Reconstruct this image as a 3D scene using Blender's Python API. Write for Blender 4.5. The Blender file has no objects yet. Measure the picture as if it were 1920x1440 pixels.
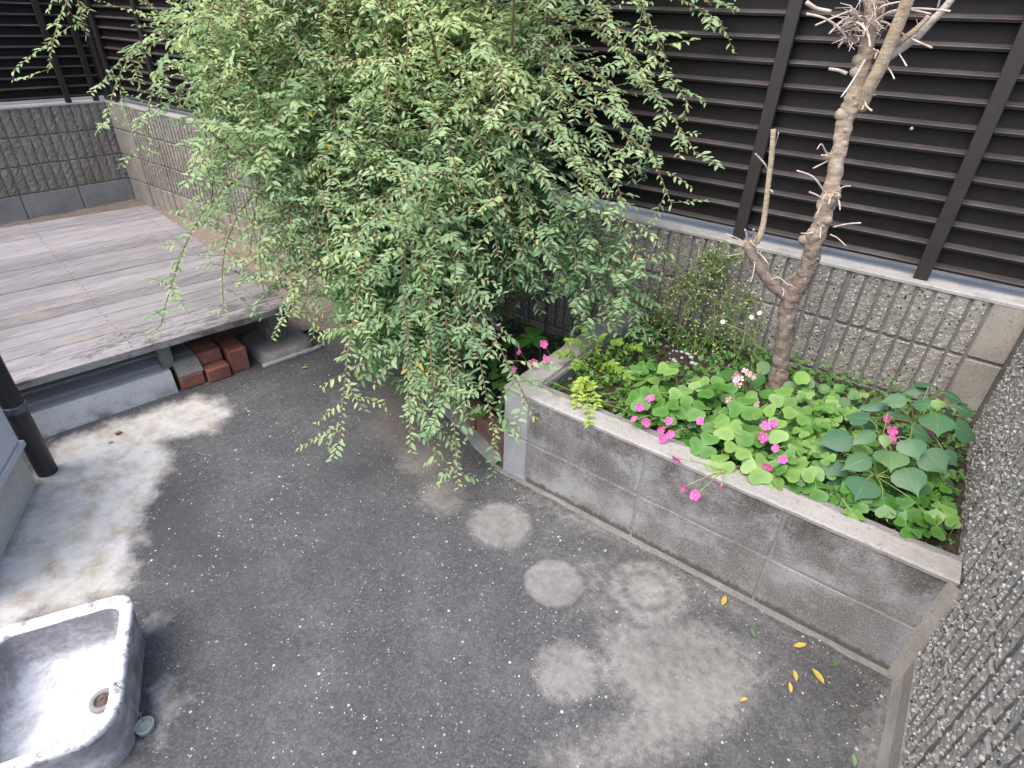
import bpy, math, random
from mathutils import Vector, Matrix, noise as mnoise
from math import sin, cos, pi, radians
R = random.Random(7)
V = Vector
C = bpy.context.scene.collection
SC = bpy.context.scene

# ------------------------------------------------------------------ camera, sky, sun, exposure
CAM_POS = V((0.9549, -1.2975, 1.4017))
CAM_ROT = (1.0037, -0.0311, 0.6407)
FPX = 1082.49
cam = bpy.data.objects.new('camera', bpy.data.cameras.new('camera'))
C.objects.link(cam)
cam.location = CAM_POS
cam.rotation_euler = CAM_ROT
cam.data.sensor_width = 36.0
cam.data.lens = FPX / 1920 * 36.0
cam.data.clip_start = 0.02
cam.data.clip_end = 300
SC.camera = cam

SUN_EL, SUN_AZ = 62.0, -102.0      # azimuth: direction the light comes from, degrees from +X
w = bpy.data.worlds.new('World'); SC.world = w; w.use_nodes = True
wn = w.node_tree
sky = wn.nodes.new('ShaderNodeTexSky'); sky.sky_type = 'NISHITA'; sky.sun_disc = False
sky.sun_elevation = radians(SUN_EL); sky.sun_rotation = radians(90 - SUN_AZ)
sky.air_density = 1.0; sky.dust_density = 4.0; sky.ozone_density = 1.0
bg = wn.nodes['Background']; bg.inputs['Strength'].default_value = 0.15
wn.links.new(sky.outputs[0], bg.inputs['Color'])
sl = bpy.data.lights.new('sun', 'SUN'); sl.energy = 0.9; sl.angle = radians(55); sl.color = (1, 0.965, 0.93)
sun = bpy.data.objects.new('sun', sl); C.objects.link(sun)
sd = V((cos(radians(SUN_EL)) * cos(radians(SUN_AZ)), cos(radians(SUN_EL)) * sin(radians(SUN_AZ)), sin(radians(SUN_EL))))
sun.rotation_euler = sd.to_track_quat('Z', 'Y').to_euler()
SC.view_settings.view_transform = 'Standard'
SC.view_settings.look = 'None'
SC.view_settings.gamma = 1
SC.view_settings.use_curve_mapping = False
SC.view_settings.exposure = 1.32
SC.cycles.max_bounces = 10; SC.cycles.diffuse_bounces = 6

# ------------------------------------------------------------------ pixel -> point helpers (photo is 1920x1440)
from mathutils import Euler
RM = Euler(CAM_ROT).to_matrix()
def ray(x, y): return RM @ V(((x - 960) / FPX, -(y - 720) / FPX, -1))
def atz(x, y, z): d = ray(x, y); return CAM_POS + d * ((z - CAM_POS.z) / d.z)
def aty(x, y, Y): d = ray(x, y); return CAM_POS + d * ((Y - CAM_POS.y) / d.y)
def atd(x, y, dist): return CAM_POS + ray(x, y) * dist

# ------------------------------------------------------------------ mesh builder
class MB:
    def __init__(s): s.v = []; s.f = []; s.m = []; s.t = []; s.sm = []; s.tint = 0.5
    def add(s, vs, fs, m=0, smooth=False):
        o = len(s.v); s.v.extend(vs); s.t.extend([s.tint] * len(vs))
        for f in fs: s.f.append([i + o for i in f]); s.m.append(m); s.sm.append(smooth)
    def box(s, x0, x1, y0, y1, z0, z1, m=0, M=None, bev=0):
        if bev: return s.bevbox(x0, x1, y0, y1, z0, z1, bev, m, M)
        vs = [V((x, y, z)) for z in (z0, z1) for x, y in ((x0, y0), (x1, y0), (x1, y1), (x0, y1))]
        if M: vs = [M @ v for v in vs]
        s.add(vs, [(3, 2, 1, 0), (4, 5, 6, 7), (0, 1, 5, 4), (1, 2, 6, 5), (2, 3, 7, 6), (3, 0, 4, 7)], m)
    def bevbox(s, x0, x1, y0, y1, z0, z1, b, m=0, M=None):
        vs = []; fs = []
        for z, i in ((z0, b), (z0 + b, 0), (z1 - b, 0), (z1, b)):
            c = b - i
            if i: ring = [(x0 + b, y0 + b), (x1 - b, y0 + b), (x1 - b, y1 - b), (x0 + b, y1 - b)]; ring = [p for p in ring for _ in (0, 1)]
            else: ring = [(x0, y0 + b), (x0 + b, y0), (x1 - b, y0), (x1, y0 + b), (x1, y1 - b), (x1 - b, y1), (x0 + b, y1), (x0, y1 - b)]
            vs += [V((x, y, z)) for x, y in ring]
        # bottom/top rings have doubled corners ordered to match
        def fix(k):
            q = [(x0 + b, y0 + b), (x0 + b, y0 + b), (x1 - b, y0 + b), (x1 - b, y0 + b), (x1 - b, y1 - b), (x1 - b, y1 - b), (x0 + b, y1 - b), (x0 + b, y1 - b)]
            return q
        for k, z in ((0, z0), (3, z1)):
            for i, (x, y) in enumerate(fix(k)): vs[k * 8 + i] = V((x, y, z))
        for k in range(3):
            for i in range(8):
                j = (i + 1) % 8
                fs.append((k * 8 + i, k * 8 + j, (k + 1) * 8 + j, (k + 1) * 8 + i))
        fs.append((24, 26, 28, 30)); fs.append((6, 4, 2, 0))
        if M: vs = [M @ v for v in vs]
        s.add(vs, fs, m)
    def tube(s, pts, rad, n=6, m=0, cap=True, rough=0, seed=0):
        pts = [V(p) for p in pts]; N = len(pts)
        if not hasattr(rad, '__len__'): rad = [rad] * N
        t0 = (pts[1] - pts[0]).normalized()
        a = t0.orthogonal().normalized(); vs = []; fs = []
        for i in range(N):
            t = (pts[min(i + 1, N - 1)] - pts[max(i - 1, 0)]).normalized()
            a = (a - t * a.dot(t)).normalized(); b = t.cross(a)
            for k in range(n):
                an = 2 * pi * k / n
                r = rad[i]
                d = a * cos(an) + b * sin(an)
                if rough:
                    q = pts[i] + d * r
                    r *= 1 + rough * (mnoise.noise(q * 38 + V((seed, 0, 0))) + .6 * mnoise.noise(q * 95))
                vs.append(pts[i] + d * r)
        for i in range(N - 1):
            for k in range(n):
                k2 = (k + 1) % n
                fs.append((i * n + k, i * n + k2, (i + 1) * n + k2, (i + 1) * n + k))
        if cap: fs.append(tuple(range(n - 1, -1, -1))); fs.append(tuple((N - 1) * n + k for k in range(n)))
        s.add(vs, fs, m, True)
    def lathe(s, prof, n=24, c=V((0, 0, 0)), m=0, capb=False, capt=False):
        vs = [c + V((r * cos(2 * pi * k / n), r * sin(2 * pi * k / n), z)) for r, z in prof for k in range(n)]
        fs = [(i * n + k, i * n + (k + 1) % n, (i + 1) * n + (k + 1) % n, (i + 1) * n + k) for i in range(len(prof) - 1) for k in range(n)]
        if capb: fs.append(tuple(range(n - 1, -1, -1)))
        if capt: fs.append(tuple((len(prof) - 1) * n + k for k in range(n)))
        s.add(vs, fs, m, True)
    def leaf(s, p, d, nrm, L, wd, fold=.25, curl=.15, m=0):
        d = d.normalized(); sd_ = d.cross(nrm)
        if sd_.length < 1e-4: sd_ = d.orthogonal()
        sd_.normalize(); n = sd_.cross(d)
        h = wd * .5; up = n * (h * fold); dn = n * (-L * curl)
        s.add([p, p + d * (L * .34) + sd_ * h * .92 + up, p + d * (L * .72) + sd_ * h * .72 + up * .7 + dn * .5, p + d * L + dn,
               p + d * (L * .72) - sd_ * h * .72 + up * .7 + dn * .5, p + d * (L * .34) - sd_ * h * .92 + up],
              [(0, 1, 2, 3), (0, 3, 4, 5)], m)
    def mesh(s, name, mats, off=None):
        me = bpy.data.meshes.new(name)
        vs = s.v if off is None else [v - off for v in s.v]
        me.from_pydata([tuple(v) for v in vs], [], s.f)
        for m in (mats if isinstance(mats, (list, tuple)) else [mats]): me.materials.append(m)
        me.polygons.foreach_set('material_index', s.m)
        me.polygons.foreach_set('use_smooth', s.sm)
        at = me.attributes.new('tint', 'FLOAT', 'POINT'); at.data.foreach_set('value', s.t)
        me.update()
        return me
    def build(s, name, mats, parent=None, kind=None):
        off = parent.location if parent is not None and parent.type == 'EMPTY' else None
        if parent is not None and parent.parent is not None: off = (off if off else V()) + parent.parent.location
        return link(name, s.mesh(name, mats, off), parent, kind)
def link(name, me, parent=None, kind=None):
    o = bpy.data.objects.new(name, me); C.objects.link(o)
    if parent is not None: o.parent = parent
    if kind: o['kind'] = kind
    return o
def thing(name, label, cat, loc=(0, 0, 0), group=None, rz=0):
    o = bpy.data.objects.new(name, None); C.objects.link(o); o.empty_display_size = .05
    o.location = loc; o.rotation_euler = (0, 0, rz); return tag(o, label, cat, group)
def tag(o, label, cat, group=None):
    o['label'] = label; o['category'] = cat
    if group: o['group'] = group
    return o

# ------------------------------------------------------------------ materials
class NT:
    def __init__(s, name, rough=.8, spec=.3):
        s.mat = bpy.data.materials.new(name); s.mat.use_nodes = True
        s.t = s.mat.node_tree; s.p = s.t.nodes['Principled BSDF']; s.out = s.t.nodes['Material Output']
        s.p.inputs['Roughness'].default_value = rough
        s.p.inputs['Specular IOR Level'].default_value = spec
        g = s.n('ShaderNodeNewGeometry'); s.pos = g.outputs['Position']
    def n(s, k): return s.t.nodes.new(k)
    def l(s, a, b): s.t.links.new(a, b)
    def put(s, sock, val):
        if isinstance(val, bpy.types.NodeSocket): s.l(val, sock)
        else:
            if sock.type == 'RGBA' and len(val) == 3: val = (*val, 1)
            sock.default_value = val
    def noise(s, scale, detail=4, rough=.6, vec=None, dist=0):
        x = s.n('ShaderNodeTexNoise'); x.inputs['Scale'].default_value = scale; x.inputs['Detail'].default_value = detail
        x.inputs['Roughness'].default_value = rough; x.inputs['Distortion'].default_value = dist
        s.l(vec or s.pos, x.inputs['Vector']); return x.outputs['Fac']
    def vor(s, scale, vec=None, out='Distance', rnd=1):
        x = s.n('ShaderNodeTexVoronoi'); x.inputs['Scale'].default_value = scale; x.inputs['Randomness'].default_value = rnd
        s.l(vec or s.pos, x.inputs['Vector'])
        return x.outputs
    def mapv(s, scale=(1, 1, 1), rot=(0, 0, 0), vec=None):
        x = s.n('ShaderNodeMapping'); x.inputs['Scale'].default_value = scale; x.inputs['Rotation'].default_value = rot
        s.l(vec or s.pos, x.inputs['Vector']); return x.outputs[0]
    def ramp(s, fac, *stops, interp='LINEAR'):
        x = s.n('ShaderNodeValToRGB'); e = x.color_ramp.elements; x.color_ramp.interpolation = interp
        while len(e) < len(stops): e.new(.5)
        for q, (p, c) in zip(e, stops):
            q.position = p; q.color = (*c, 1) if hasattr(c, '__len__') else (c, c, c, 1)
        s.l(fac, x.inputs[0]); return x.outputs[0]
    def math(s, op, a, b=0, c=0, clamp=False):
        x = s.n('ShaderNodeMath'); x.operation = op; x.use_clamp = clamp
        for i, q in enumerate((a, b, c)): s.put(x.inputs[i], q)
        return x.outputs[0]
    def mix(s, fac, a, b, mode='MIX'):
        x = s.n('ShaderNodeMix'); x.data_type = 'RGBA'; x.blend_type = mode
        s.put(x.inputs[0], fac); s.put(x.inputs[6], a); s.put(x.inputs[7], b); return x.outputs[2]
    def attr(s, name):
        x = s.n('ShaderNodeAttribute'); x.attribute_name = name; return x
    def sep(s, v):
        x = s.n('ShaderNodeSeparateXYZ'); s.l(v, x.inputs[0]); return x.outputs
    def bump(s, h, strength=.3, dist=.005, prev=None):
        x = s.n('ShaderNodeBump'); x.inputs['Strength'].default_value = strength; x.inputs['Distance'].default_value = dist
        s.l(h, x.inputs['Height'])
        if prev is not None: s.l(prev, x.inputs['Normal'])
        s.l(x.outputs[0], s.p.inputs['Normal']); return x.outputs[0]
    def col(s, c): s.put(s.p.inputs['Base Color'], c)
    def rnd(s): return s.n('ShaderNodeObjectInfo').outputs['Random']
M = {}

# concrete apron, stained; per-vertex stain fields: r pale, g brown, b dark, plus 'cream'
m = NT('ground_concrete', .85); a = m.attr('stain'); ch = m.n('ShaderNodeSeparateColor'); m.l(a.outputs['Color'], ch.inputs[0])
cream = m.attr('cream').outputs['Fac']
big = m.noise(4.2, 6, .62); fine = m.noise(190, 3, .7); mid = m.noise(38, 5, .7); grit = m.vor(230)['Color']
base = m.ramp(m.math('ADD', m.math('MULTIPLY', big, .6), m.math('MULTIPLY', mid, .4)), (.30, (.040, .041, .045)), (.5, (.072, .073, .077)), (.68, (.136, .134, .132)))
base = m.mix(.30, base, m.ramp(grit, (.1, .03), (.5, .08), (.9, .21)), 'MIX')
rag = m.math('MULTIPLY', m.math('SUBTRACT', m.math('ADD', m.math('MULTIPLY', mid, .6), m.math('MULTIPLY', fine, .4)), .5), .9)
pale = m.math('ADD', ch.outputs[0], m.math('MULTIPLY', rag, m.math('ADD', .15, m.math('MULTIPLY', ch.outputs[0], 2.4))))
gran = m.math('MULTIPLY', m.math('SUBTRACT', m.noise(150, 3, .8), .5), 1.5)
pale = m.math('ADD', pale, m.math('MULTIPLY', gran, m.math('MULTIPLY', ch.outputs[0], m.math('SUBTRACT', 1.25, ch.outputs[0]))))
pm = m.ramp(pale, (.20, 0.), (.62, 1.))
base = m.mix(m.math('MULTIPLY', pm, .92), base, m.mix(m.ramp(m.math('ADD', m.math('MULTIPLY', big, .5), m.math('MULTIPLY', mid, .5)), (.36, 0.), (.64, 1.)), (.125, .121, .115), (.275, .266, .254)))
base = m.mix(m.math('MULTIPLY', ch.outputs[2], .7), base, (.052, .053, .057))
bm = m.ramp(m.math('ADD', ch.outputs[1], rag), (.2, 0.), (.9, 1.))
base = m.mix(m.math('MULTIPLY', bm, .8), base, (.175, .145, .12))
cm = m.ramp(m.math('ADD', cream, m.math('ADD', m.math('MULTIPLY', rag, .7), m.math('MULTIPLY', m.math('SUBTRACT', m.noise(13, 5, .6), .5), 1.1))), (.24, 0.), (.80, 1.))
cn = m.noise(11, 8, .7, dist=.15)
base = m.mix(cm, base, m.ramp(cn, (.28, (.24, .205, .16)), (.40, (.36, .325, .275)), (.49, (.42, .405, .38)), (.60, (.50, .49, .475)), (.72, (.38, .34, .28))))
# white aggregate flecks, thinner on the stained parts
v1 = m.vor(75); g1 = m.n('ShaderNodeSeparateColor'); m.l(v1['Color'], g1.inputs[0])
sp = m.math('LESS_THAN', v1['Distance'], m.math('MULTIPLY', m.math('SUBTRACT', g1.outputs[0], .865), 2.2))
v2 = m.vor(150); g2 = m.n('ShaderNodeSeparateColor'); m.l(v2['Color'], g2.inputs[0])
sp2 = m.math('LESS_THAN', v2['Distance'], m.math('MULTIPLY', m.math('SUBTRACT', g2.outputs[0], .83), 1.8))
sp = m.math('MAXIMUM', sp, sp2)
patch = m.ramp(m.noise(2.3, 3), (.35, .25), (.5, 1.))
sp = m.math('MULTIPLY', m.math('MULTIPLY', sp, patch), m.math('SUBTRACT', 1, m.math('MAXIMUM', m.math('MAXIMUM', m.math('MULTIPLY', pm, .85), cm), m.math('MULTIPLY', bm, .7))))
base = m.mix(m.math('MULTIPLY', sp, m.math('ADD', .45, m.math('MULTIPLY', g1.outputs[1], .55))), base, (.60, .61, .62))
m.col(base); m.bump(m.math('ADD', m.math('MULTIPLY', fine, .6), m.math('MULTIPLY', mid, .6)), .22, .003)
M['ground'] = m.mat

def concrete(name, c0, c1, chip=0, low=None, seed=0):
    m = NT(name, .9, .2); P = m.mapv((1, 1, 1)); 
    a = m.noise(7 + seed, 6, .65); b = m.noise(120, 4, .7); pit = m.vor(260)['Distance']
    f = m.math('ADD', m.math('MULTIPLY', a, .62), m.math('MULTIPLY', b, .38))
    c = m.ramp(f, (.36, c0), (.64, c1))
    hole = m.ramp(m.noise(150, 2, .5), (.30, 1.), (.38, 0.))
    c = m.mix(m.math('MULTIPLY', hole, .5), c, tuple(x * .35 for x in c0))
    return m, c, b
# planter blocks: weathered grey with black grime, white bloom on the lower course and a ragged damp line at the foot
m, c, b = concrete('planter_block', (.13, .124, .118), (.255, .25, .243))
z = m.sep(m.pos)[2]
g = m.noise(5, 7, .7, vec=m.mapv((1, 1, .55)))
top = m.math('MULTIPLY', m.ramp(z, (.12, .15), (.34, 1.)), m.ramp(g, (.40, 0.), (.56, 1.)))
c = m.mix(m.math('MULTIPLY', top, .78), c, (.062, .055, .049))
gr_ = m.noise(210, 3, .75); c = m.mix(m.ramp(gr_, (.36, .55), (.48, 0.)), c, (.06, .055, .05)); c = m.mix(m.ramp(gr_, (.56, 0.), (.68, .5)), c, (.5, .49, .47))
bl = m.ramp(m.math('ADD', m.noise(6.5, 6, .7), m.math('MULTIPLY', m.noise(130, 2), .25)), (.58, 0.), (.74, 1.))
c = m.mix(m.math('MULTIPLY', bl, .6), c, (.36, .36, .358))
wet = m.ramp(m.math('ADD', z, m.math('MULTIPLY', m.noise(60, 4, vec=m.mapv((1, 1, .15))), .045)), (.042, 1.), (.054, 0.))
c = m.mix(m.math('MULTIPLY', wet, .75), c, (.065, .05, .04))
c = m.mix(m.math('MULTIPLY', m.math('SUBTRACT', m.rnd(), .5), .25), c, (.33, .335, .35))
m.col(c); m.bump(b, .5, .004); M['planter'] = m.mat
m, c, b = concrete('pale_block', (.27, .272, .28), (.40, .405, .415)); m.col(c); m.bump(b, .4, .003); M['pale_block'] = m.mat
m, c, b = concrete('cap_mortar', (.26, .247, .228), (.38, .365, .34))
gr = m.ramp(m.noise(14, 6, .6), (.54, 0.), (.64, 1.)); c = m.mix(m.math('MULTIPLY', gr, .6), c, (.21, .2, .185))
m.col(c); m.bump(b, .35, .003); M['cap'] = m.mat
m, c, b = concrete('cap_mortar_old', (.15, .145, .135), (.25, .245, .235)); m.col(c); m.bump(b, .5, .004); M['cap_old'] = m.mat
m, c, b = concrete('joint_mortar', (.15, .147, .14), (.27, .265, .255)); m.col(c); m.bump(b, .4, .003); M['mortar'] = m.mat
m, c, b = concrete('wall_cement', (.12, .117, .111), (.22, .215, .203)); m.col(c); m.bump(b, .4, .003); M['groove'] = m.mat
m, c, b = concrete('wall_cement_brown', (.20, .178, .15), (.35, .32, .28)); m.col(c); m.bump(b, .4, .003); M['plain'] = m.mat
m, c, b = concrete('wall_cement_grey', (.19, .19, .186), (.31, .31, .30)); m.col(c); m.bump(b, .4, .003); M['plain_grey'] = m.mat
m, c, b = concrete('curb_concrete', (.46, .46, .475), (.62, .625, .645))
z = m.sep(m.pos)[2]
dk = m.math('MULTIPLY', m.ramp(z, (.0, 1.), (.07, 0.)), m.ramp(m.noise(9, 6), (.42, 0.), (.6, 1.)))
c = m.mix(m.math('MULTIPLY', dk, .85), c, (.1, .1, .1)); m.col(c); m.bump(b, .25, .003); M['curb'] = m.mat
m, c, b = concrete('footing_concrete', (.17, .16, .15), (.29, .28, .265)); m.col(c); m.bump(b, .5, .004); M['footing'] = m.mat
m, c, b = concrete('foundation_plaster', (.50, .48, .43), (.62, .60, .55)); m.col(c); m.bump(b, .15, .002); M['plaster'] = m.mat

def split(name, warm, frac=.74, vs=105):
    m = NT(name, .85, .3)
    big = m.noise(6, 5); b = m.noise(70, 5, .7); vv = m.vor(vs); g = m.n('ShaderNodeSeparateColor'); m.l(vv['Color'], g.inputs[0])
    c = m.ramp(m.math('ADD', m.math('MULTIPLY', big, .4), m.math('MULTIPLY', b, .6)), (.32, (.13, .119, .10)), (.5, (.23, .213, .182)), (.68, (.33, .308, .27)))
    pebble = m.math('MULTIPLY', m.math('LESS_THAN', vv['Distance'], .40), m.math('GREATER_THAN', g.outputs[0], frac))
    c = m.mix(m.math('MULTIPLY', pebble, .85), c, m.ramp(g.outputs[1], (.0, (.30, .275, .235)), (.6, (.38, .36, .33)), (1., (.55, .54, .525))))
    dark = m.math('MULTIPLY', m.math('LESS_THAN', vv['Distance'], .38), m.math('LESS_THAN', g.outputs[0], .09))
    c = m.mix(dark, c, (.03, .03, .03))
    if frac < .7: c = m.mix(.4, c, (.40, .38, .35))
    m.col(c); bb = m.bump(b, .8, .006); m.bump(vv['Distance'], .5, .004, bb)
    return m.mat
M['split'] = split('split_face_aggregate', False)
M['split_near'] = split('split_face_pebbly', False, .5, 90)
m, c, b = concrete('groove_cement_dark', (.10, .096, .09), (.19, .183, .17)); m.col(c); M['groove_dark'] = m.mat  # darker cement tone for the grooves of the near wall


m = NT('brick_red', .8)
c = m.ramp(m.noise(14, 5), (.3, (.17, .062, .048)), (.7, (.27, .115, .09)))
c = m.mix(m.math('MULTIPLY', m.rnd(), .35), c, (.40, .17, .10))
c = m.mix(m.ramp(m.noise(30, 5), (.58, 0.), (.75, .6)), c, (.36, .27, .24)); m.col(c); m.bump(m.noise(160, 3), .3, .003); M['brick'] = m.mat
m = NT('brick_dirty', .85)
c = m.ramp(m.noise(14, 5), (.3, (.13, .06, .045)), (.7, (.25, .115, .085)))
c = m.mix(m.ramp(m.noise(22, 6, .7), (.45, 0.), (.65, .85)), c, (.17, .15, .135)); m.col(c); m.bump(m.noise(120, 3), .4, .004); M['brick_dirty'] = m.mat

def wood(name, dirs, cA, cB, cC, front=False):
    m = NT(name, .75, .25)
    r = m.rnd(); off = m.n('ShaderNodeCombineXYZ'); m.l(m.math('MULTIPLY', r, 37.), off.inputs[0]); m.l(m.math('MULTIPLY', r, 11.), off.inputs[1])
    ad = m.n('ShaderNodeVectorMath'); ad.operation = 'ADD'; m.l(m.pos, ad.inputs[0]); m.l(off.outputs[0], ad.inputs[1])
    v = m.mapv(dirs, (0, 0, radians(9.5)), ad.outputs[0])
    gr = m.noise(9, 7, .68, vec=v, dist=.4); st = m.noise(2.2, 4, vec=m.mapv((1, .45, 1)))
    c = m.ramp(m.math('ADD', m.math('MULTIPLY', gr, .7), m.math('MULTIPLY', m.math('SUBTRACT', r, .5), .15)), (.2, cA), (.36, cB), (.52, cC))
    c = m.mix(m.ramp(st, (.52, 0.), (.7, .55)), c, tuple(x * .55 for x in cB))
    stn = m.ramp(m.noise(5.5, 4, .6), (.6, 0.), (.66, .35), (.72, .1)); c = m.mix(stn, c, (.34, .27, .2))
    if front:
        rot = m.ramp(m.math('ADD', m.noise(26, 6, .72, vec=m.mapv((1, .4, 1))), m.math('MULTIPLY', m.sep(m.pos)[1], .1)), (.44, 0.), (.56, .85))
        c = m.mix(rot, c, (.10, .085, .085))
    m.col(c); m.bump(gr, .5, .004); return m.mat
M['wood'] = wood('weathered_board', (14, .9, 14), (.12, .11, .111), (.225, .211, .213), (.315, .298, .30))
M['wood_front'] = wood('rotting_board', (14, .9, 14), (.13, .119, .12), (.25, .235, .237), (.35, .333, .335), True)
M['timber'] = wood('grey_timber', (9, 9, 3), (.12, .12, .10), (.2, .195, .17), (.27, .26, .23))

m = NT('fence_metal', .5, .18)
c = m.ramp(m.noise(25, 4), (.35, (.011, .0085, .0085)), (.7, (.017, .013, .0125))); m.col(c)
m.bump(m.noise(300, 2), .05, .001); M['fence'] = m.mat
m = NT('post_metal', .5, .5); m.col(m.ramp(m.noise(20, 4), (.3, (.018, .014, .0135)), (.7, (.026, .021, .020)))); M['post'] = m.mat
m = NT('fence_ledge_skylit', .55, .4); m.col(m.ramp(m.noise(16, 5, .65, vec=m.mapv((.35, .35, 1))), (.3, (.026, .021, .020)), (.55, (.050, .043, .041)), (.75, (.10, .09, .085)))); M['ledge_lit'] = m.mat  # lighter copy of the fence metal: sky light painted onto the slat ledges
m = NT('pipe_plastic', .42, .5)
m.col(m.ramp(m.noise(18, 5, vec=m.mapv((1, 1, .3))), (.35, (.018, .017, .02)), (.7, (.038, .036, .04)))); M['pipe'] = m.mat
m = NT('collar_plastic', .6, .5); m.col(m.ramp(m.noise(60, 4), (.35, (.05, .05, .056)), (.7, (.16, .16, .17)))); M['collar'] = m.mat
m = NT('siding_paint', .5, .4); m.col(m.ramp(m.noise(4, 3), (.3, (.55, .57, .62)), (.7, (.62, .64, .68)))); M['siding'] = m.mat
m = NT('flashing_metal', .35, .5); m.col((.46, .48, .53)); M['flashing'] = m.mat

m = NT('sink_enamel', .85, .15)
n1 = m.noise(11, 7, .65); n2 = m.noise(75, 5, .75, vec=m.mapv((1, .6, 1), (0, 0, .5)))
z = m.sep(m.pos)[2]
h = m.ramp(z, (.042, .0), (.062, .19), (.13, .30))
f = m.math('SUBTRACT', m.math('ADD', m.math('MULTIPLY', n1, .5), m.math('MULTIPLY', n2, .5)), h)
m.col(m.ramp(f, (.20, (.22, .21, .225)), (.32, (.34, .335, .355)), (.42, (.46, .46, .48)), (.49, (.57, .575, .59)), (.6, (.67, .675, .69)))); m.bump(n2, .25, .003); M['enamel'] = m.mat
m = NT('sink_rim_enamel', .8, .2)
n2 = m.noise(38, 5, .7); m.col(m.ramp(n2, (.40, (.28, .27, .29)), (.5, (.70, .70, .72)))); m.bump(n2, .2, .002); M['rim'] = m.mat
m = NT('sink_side', .7); n1 = m.noise(15, 6, .65); m.col(m.ramp(n1, (.36, (.24, .232, .24)), (.50, (.38, .375, .385)), (.62, (.58, .58, .60)))); M['sinkside'] = m.mat
m = NT('drain_rubber', .6); m.col(m.ramp(m.noise(50, 3), (.3, (.20, .20, .185)), (.7, (.29, .29, .27)))); M['drain'] = m.mat
m = NT('rust', .8); m.col(m.ramp(m.noise(160, 4), (.35, (.05, .038, .034)), (.6, (.14, .10, .085)), (.8, (.28, .26, .24)))); M['rust'] = m.mat
m = NT('chain_metal', .3, .5); m.col((.55, .55, .55)); m.p.inputs['Metallic'].default_value = 1; M['chain'] = m.mat
m = NT('plug_rubber', .55); m.col((.40, .42, .40)); M['plug'] = m.mat

m = NT('soil', .95); m.col(m.ramp(m.noise(60, 5, .7), (.3, (.028, .022, .017)), (.6, (.07, .055, .042)), (.75, (.16, .13, .1)))); m.bump(m.noise(90, 4), .9, .012); M['soil'] = m.mat
m = NT('sandy_earth', .95); m.col(m.ramp(m.noise(40, 5, .7), (.3, (.17, .135, .112)), (.7, (.27, .22, .185)))); m.bump(m.noise(90, 4), .6, .008); M['sand'] = m.mat
m = NT('white_gravel', .8); m.col(m.ramp(m.rnd(), (0., (.34, .34, .33)), (1., (.5, .5, .49)))); M['gravel'] = m.mat

def bark(name, c0, c1, c2):
    m = NT(name, .9, .2); z = m.sep(m.pos)[2]
    n = m.noise(34, 7, .75, vec=m.mapv((1, 1, 1.4))); ring = m.noise(95, 4, .6, vec=m.mapv((.25, .25, 1.6)))
    f = m.math('ADD', m.math('MULTIPLY', n, .78), m.math('MULTIPLY', ring, .22))
    c = m.ramp(f, (.33, c0), (.5, c1), (.66, c2)); 
    lent = m.ramp(m.noise(170, 2, vec=m.mapv((1, 1, .6))), (.66, 0.), (.7, 1.)); c = m.mix(lent, c, tuple(min(.6, x * 1.5) for x in c2))
    knot = m.ramp(m.noise(48, 4, .7), (.30, .8), (.40, 0.)); c = m.mix(knot, c, tuple(x * .35 for x in c0)); m.col(c); m.bump(f, 1., .010); return m
m = bark('bark_lower', (.12, .085, .065), (.22, .17, .14), (.33, .27, .225))
# bark greys below, turning pale tan up the stem
z = m.sep(m.pos)[2]; base_c = m.p.inputs['Base Color'].links[0].from_socket
t2 = m.ramp(m.math('ADD', z, m.math('MULTIPLY', m.math('SUBTRACT', m.noise(14, 4), .5), .5)), (.78, 0.), (1.12, .8))
m.col(m.mix(t2, base_c, m.ramp(m.noise(40, 5), (.3, (.36, .27, .18)), (.6, (.52, .43, .33)), (.8, (.62, .55, .46))))); M['bark'] = m.mat
m = bark('bark_shoot', (.32, .24, .155), (.48, .38, .26), (.58, .48, .35)); M['shoot'] = m.mat
m = bark('bark_pale', (.36, .30, .26), (.55, .48, .43), (.68, .62, .58)); M['pale_branch'] = m.mat
m = NT('dry_twig', .8); m.col(m.ramp(m.noise(55, 3), (.3, (.40, .29, .23)), (.7, (.68, .61, .56)))); M['twig'] = m.mat
m = NT('cane_bark', .7); m.col(m.ramp(m.noise(30, 3), (.3, (.13, .075, .045)), (.7, (.25, .18, .10)))); M['cane'] = m.mat
m = NT('green_stem', .6); m.col(m.ramp(m.noise(25, 3), (.3, (.16, .22, .06)), (.7, (.30, .34, .12)))); M['stem'] = m.mat

def foliage(name, stops, trans=.3, rough=.45, vein=None):
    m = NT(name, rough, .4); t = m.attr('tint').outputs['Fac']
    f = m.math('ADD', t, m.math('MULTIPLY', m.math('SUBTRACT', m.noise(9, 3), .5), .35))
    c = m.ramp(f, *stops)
    m.col(c); tr = m.n('ShaderNodeBsdfTranslucent'); m.l(m.mix(.4, c, (.24, .42, .08)), tr.inputs['Color'])
    mx = m.n('ShaderNodeMixShader'); mx.inputs[0].default_value = trans
    m.l(m.p.outputs[0], mx.inputs[1]); m.l(tr.outputs[0], mx.inputs[2]); m.l(mx.outputs[0], m.out.inputs[0])
    m.bump(m.noise(120, 2), .15, .002)
    return m.mat
M['leaf'] = foliage('shrub_leaf', ((.0, (.06, .14, .05)), (.25, (.15, .29, .12)), (.5, (.29, .45, .25)), (.75, (.43, .57, .29)), (.96, (.54, .64, .29)), (1., (.62, .50, .12))), .45, .5)
M['oxalis'] = foliage('sorrel_leaf', ((.0, (.03, .10, .015)), (.4, (.075, .20, .035)), (.7, (.145, .29, .07)), (1., (.25, .38, .10))), .25, .35)
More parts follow.
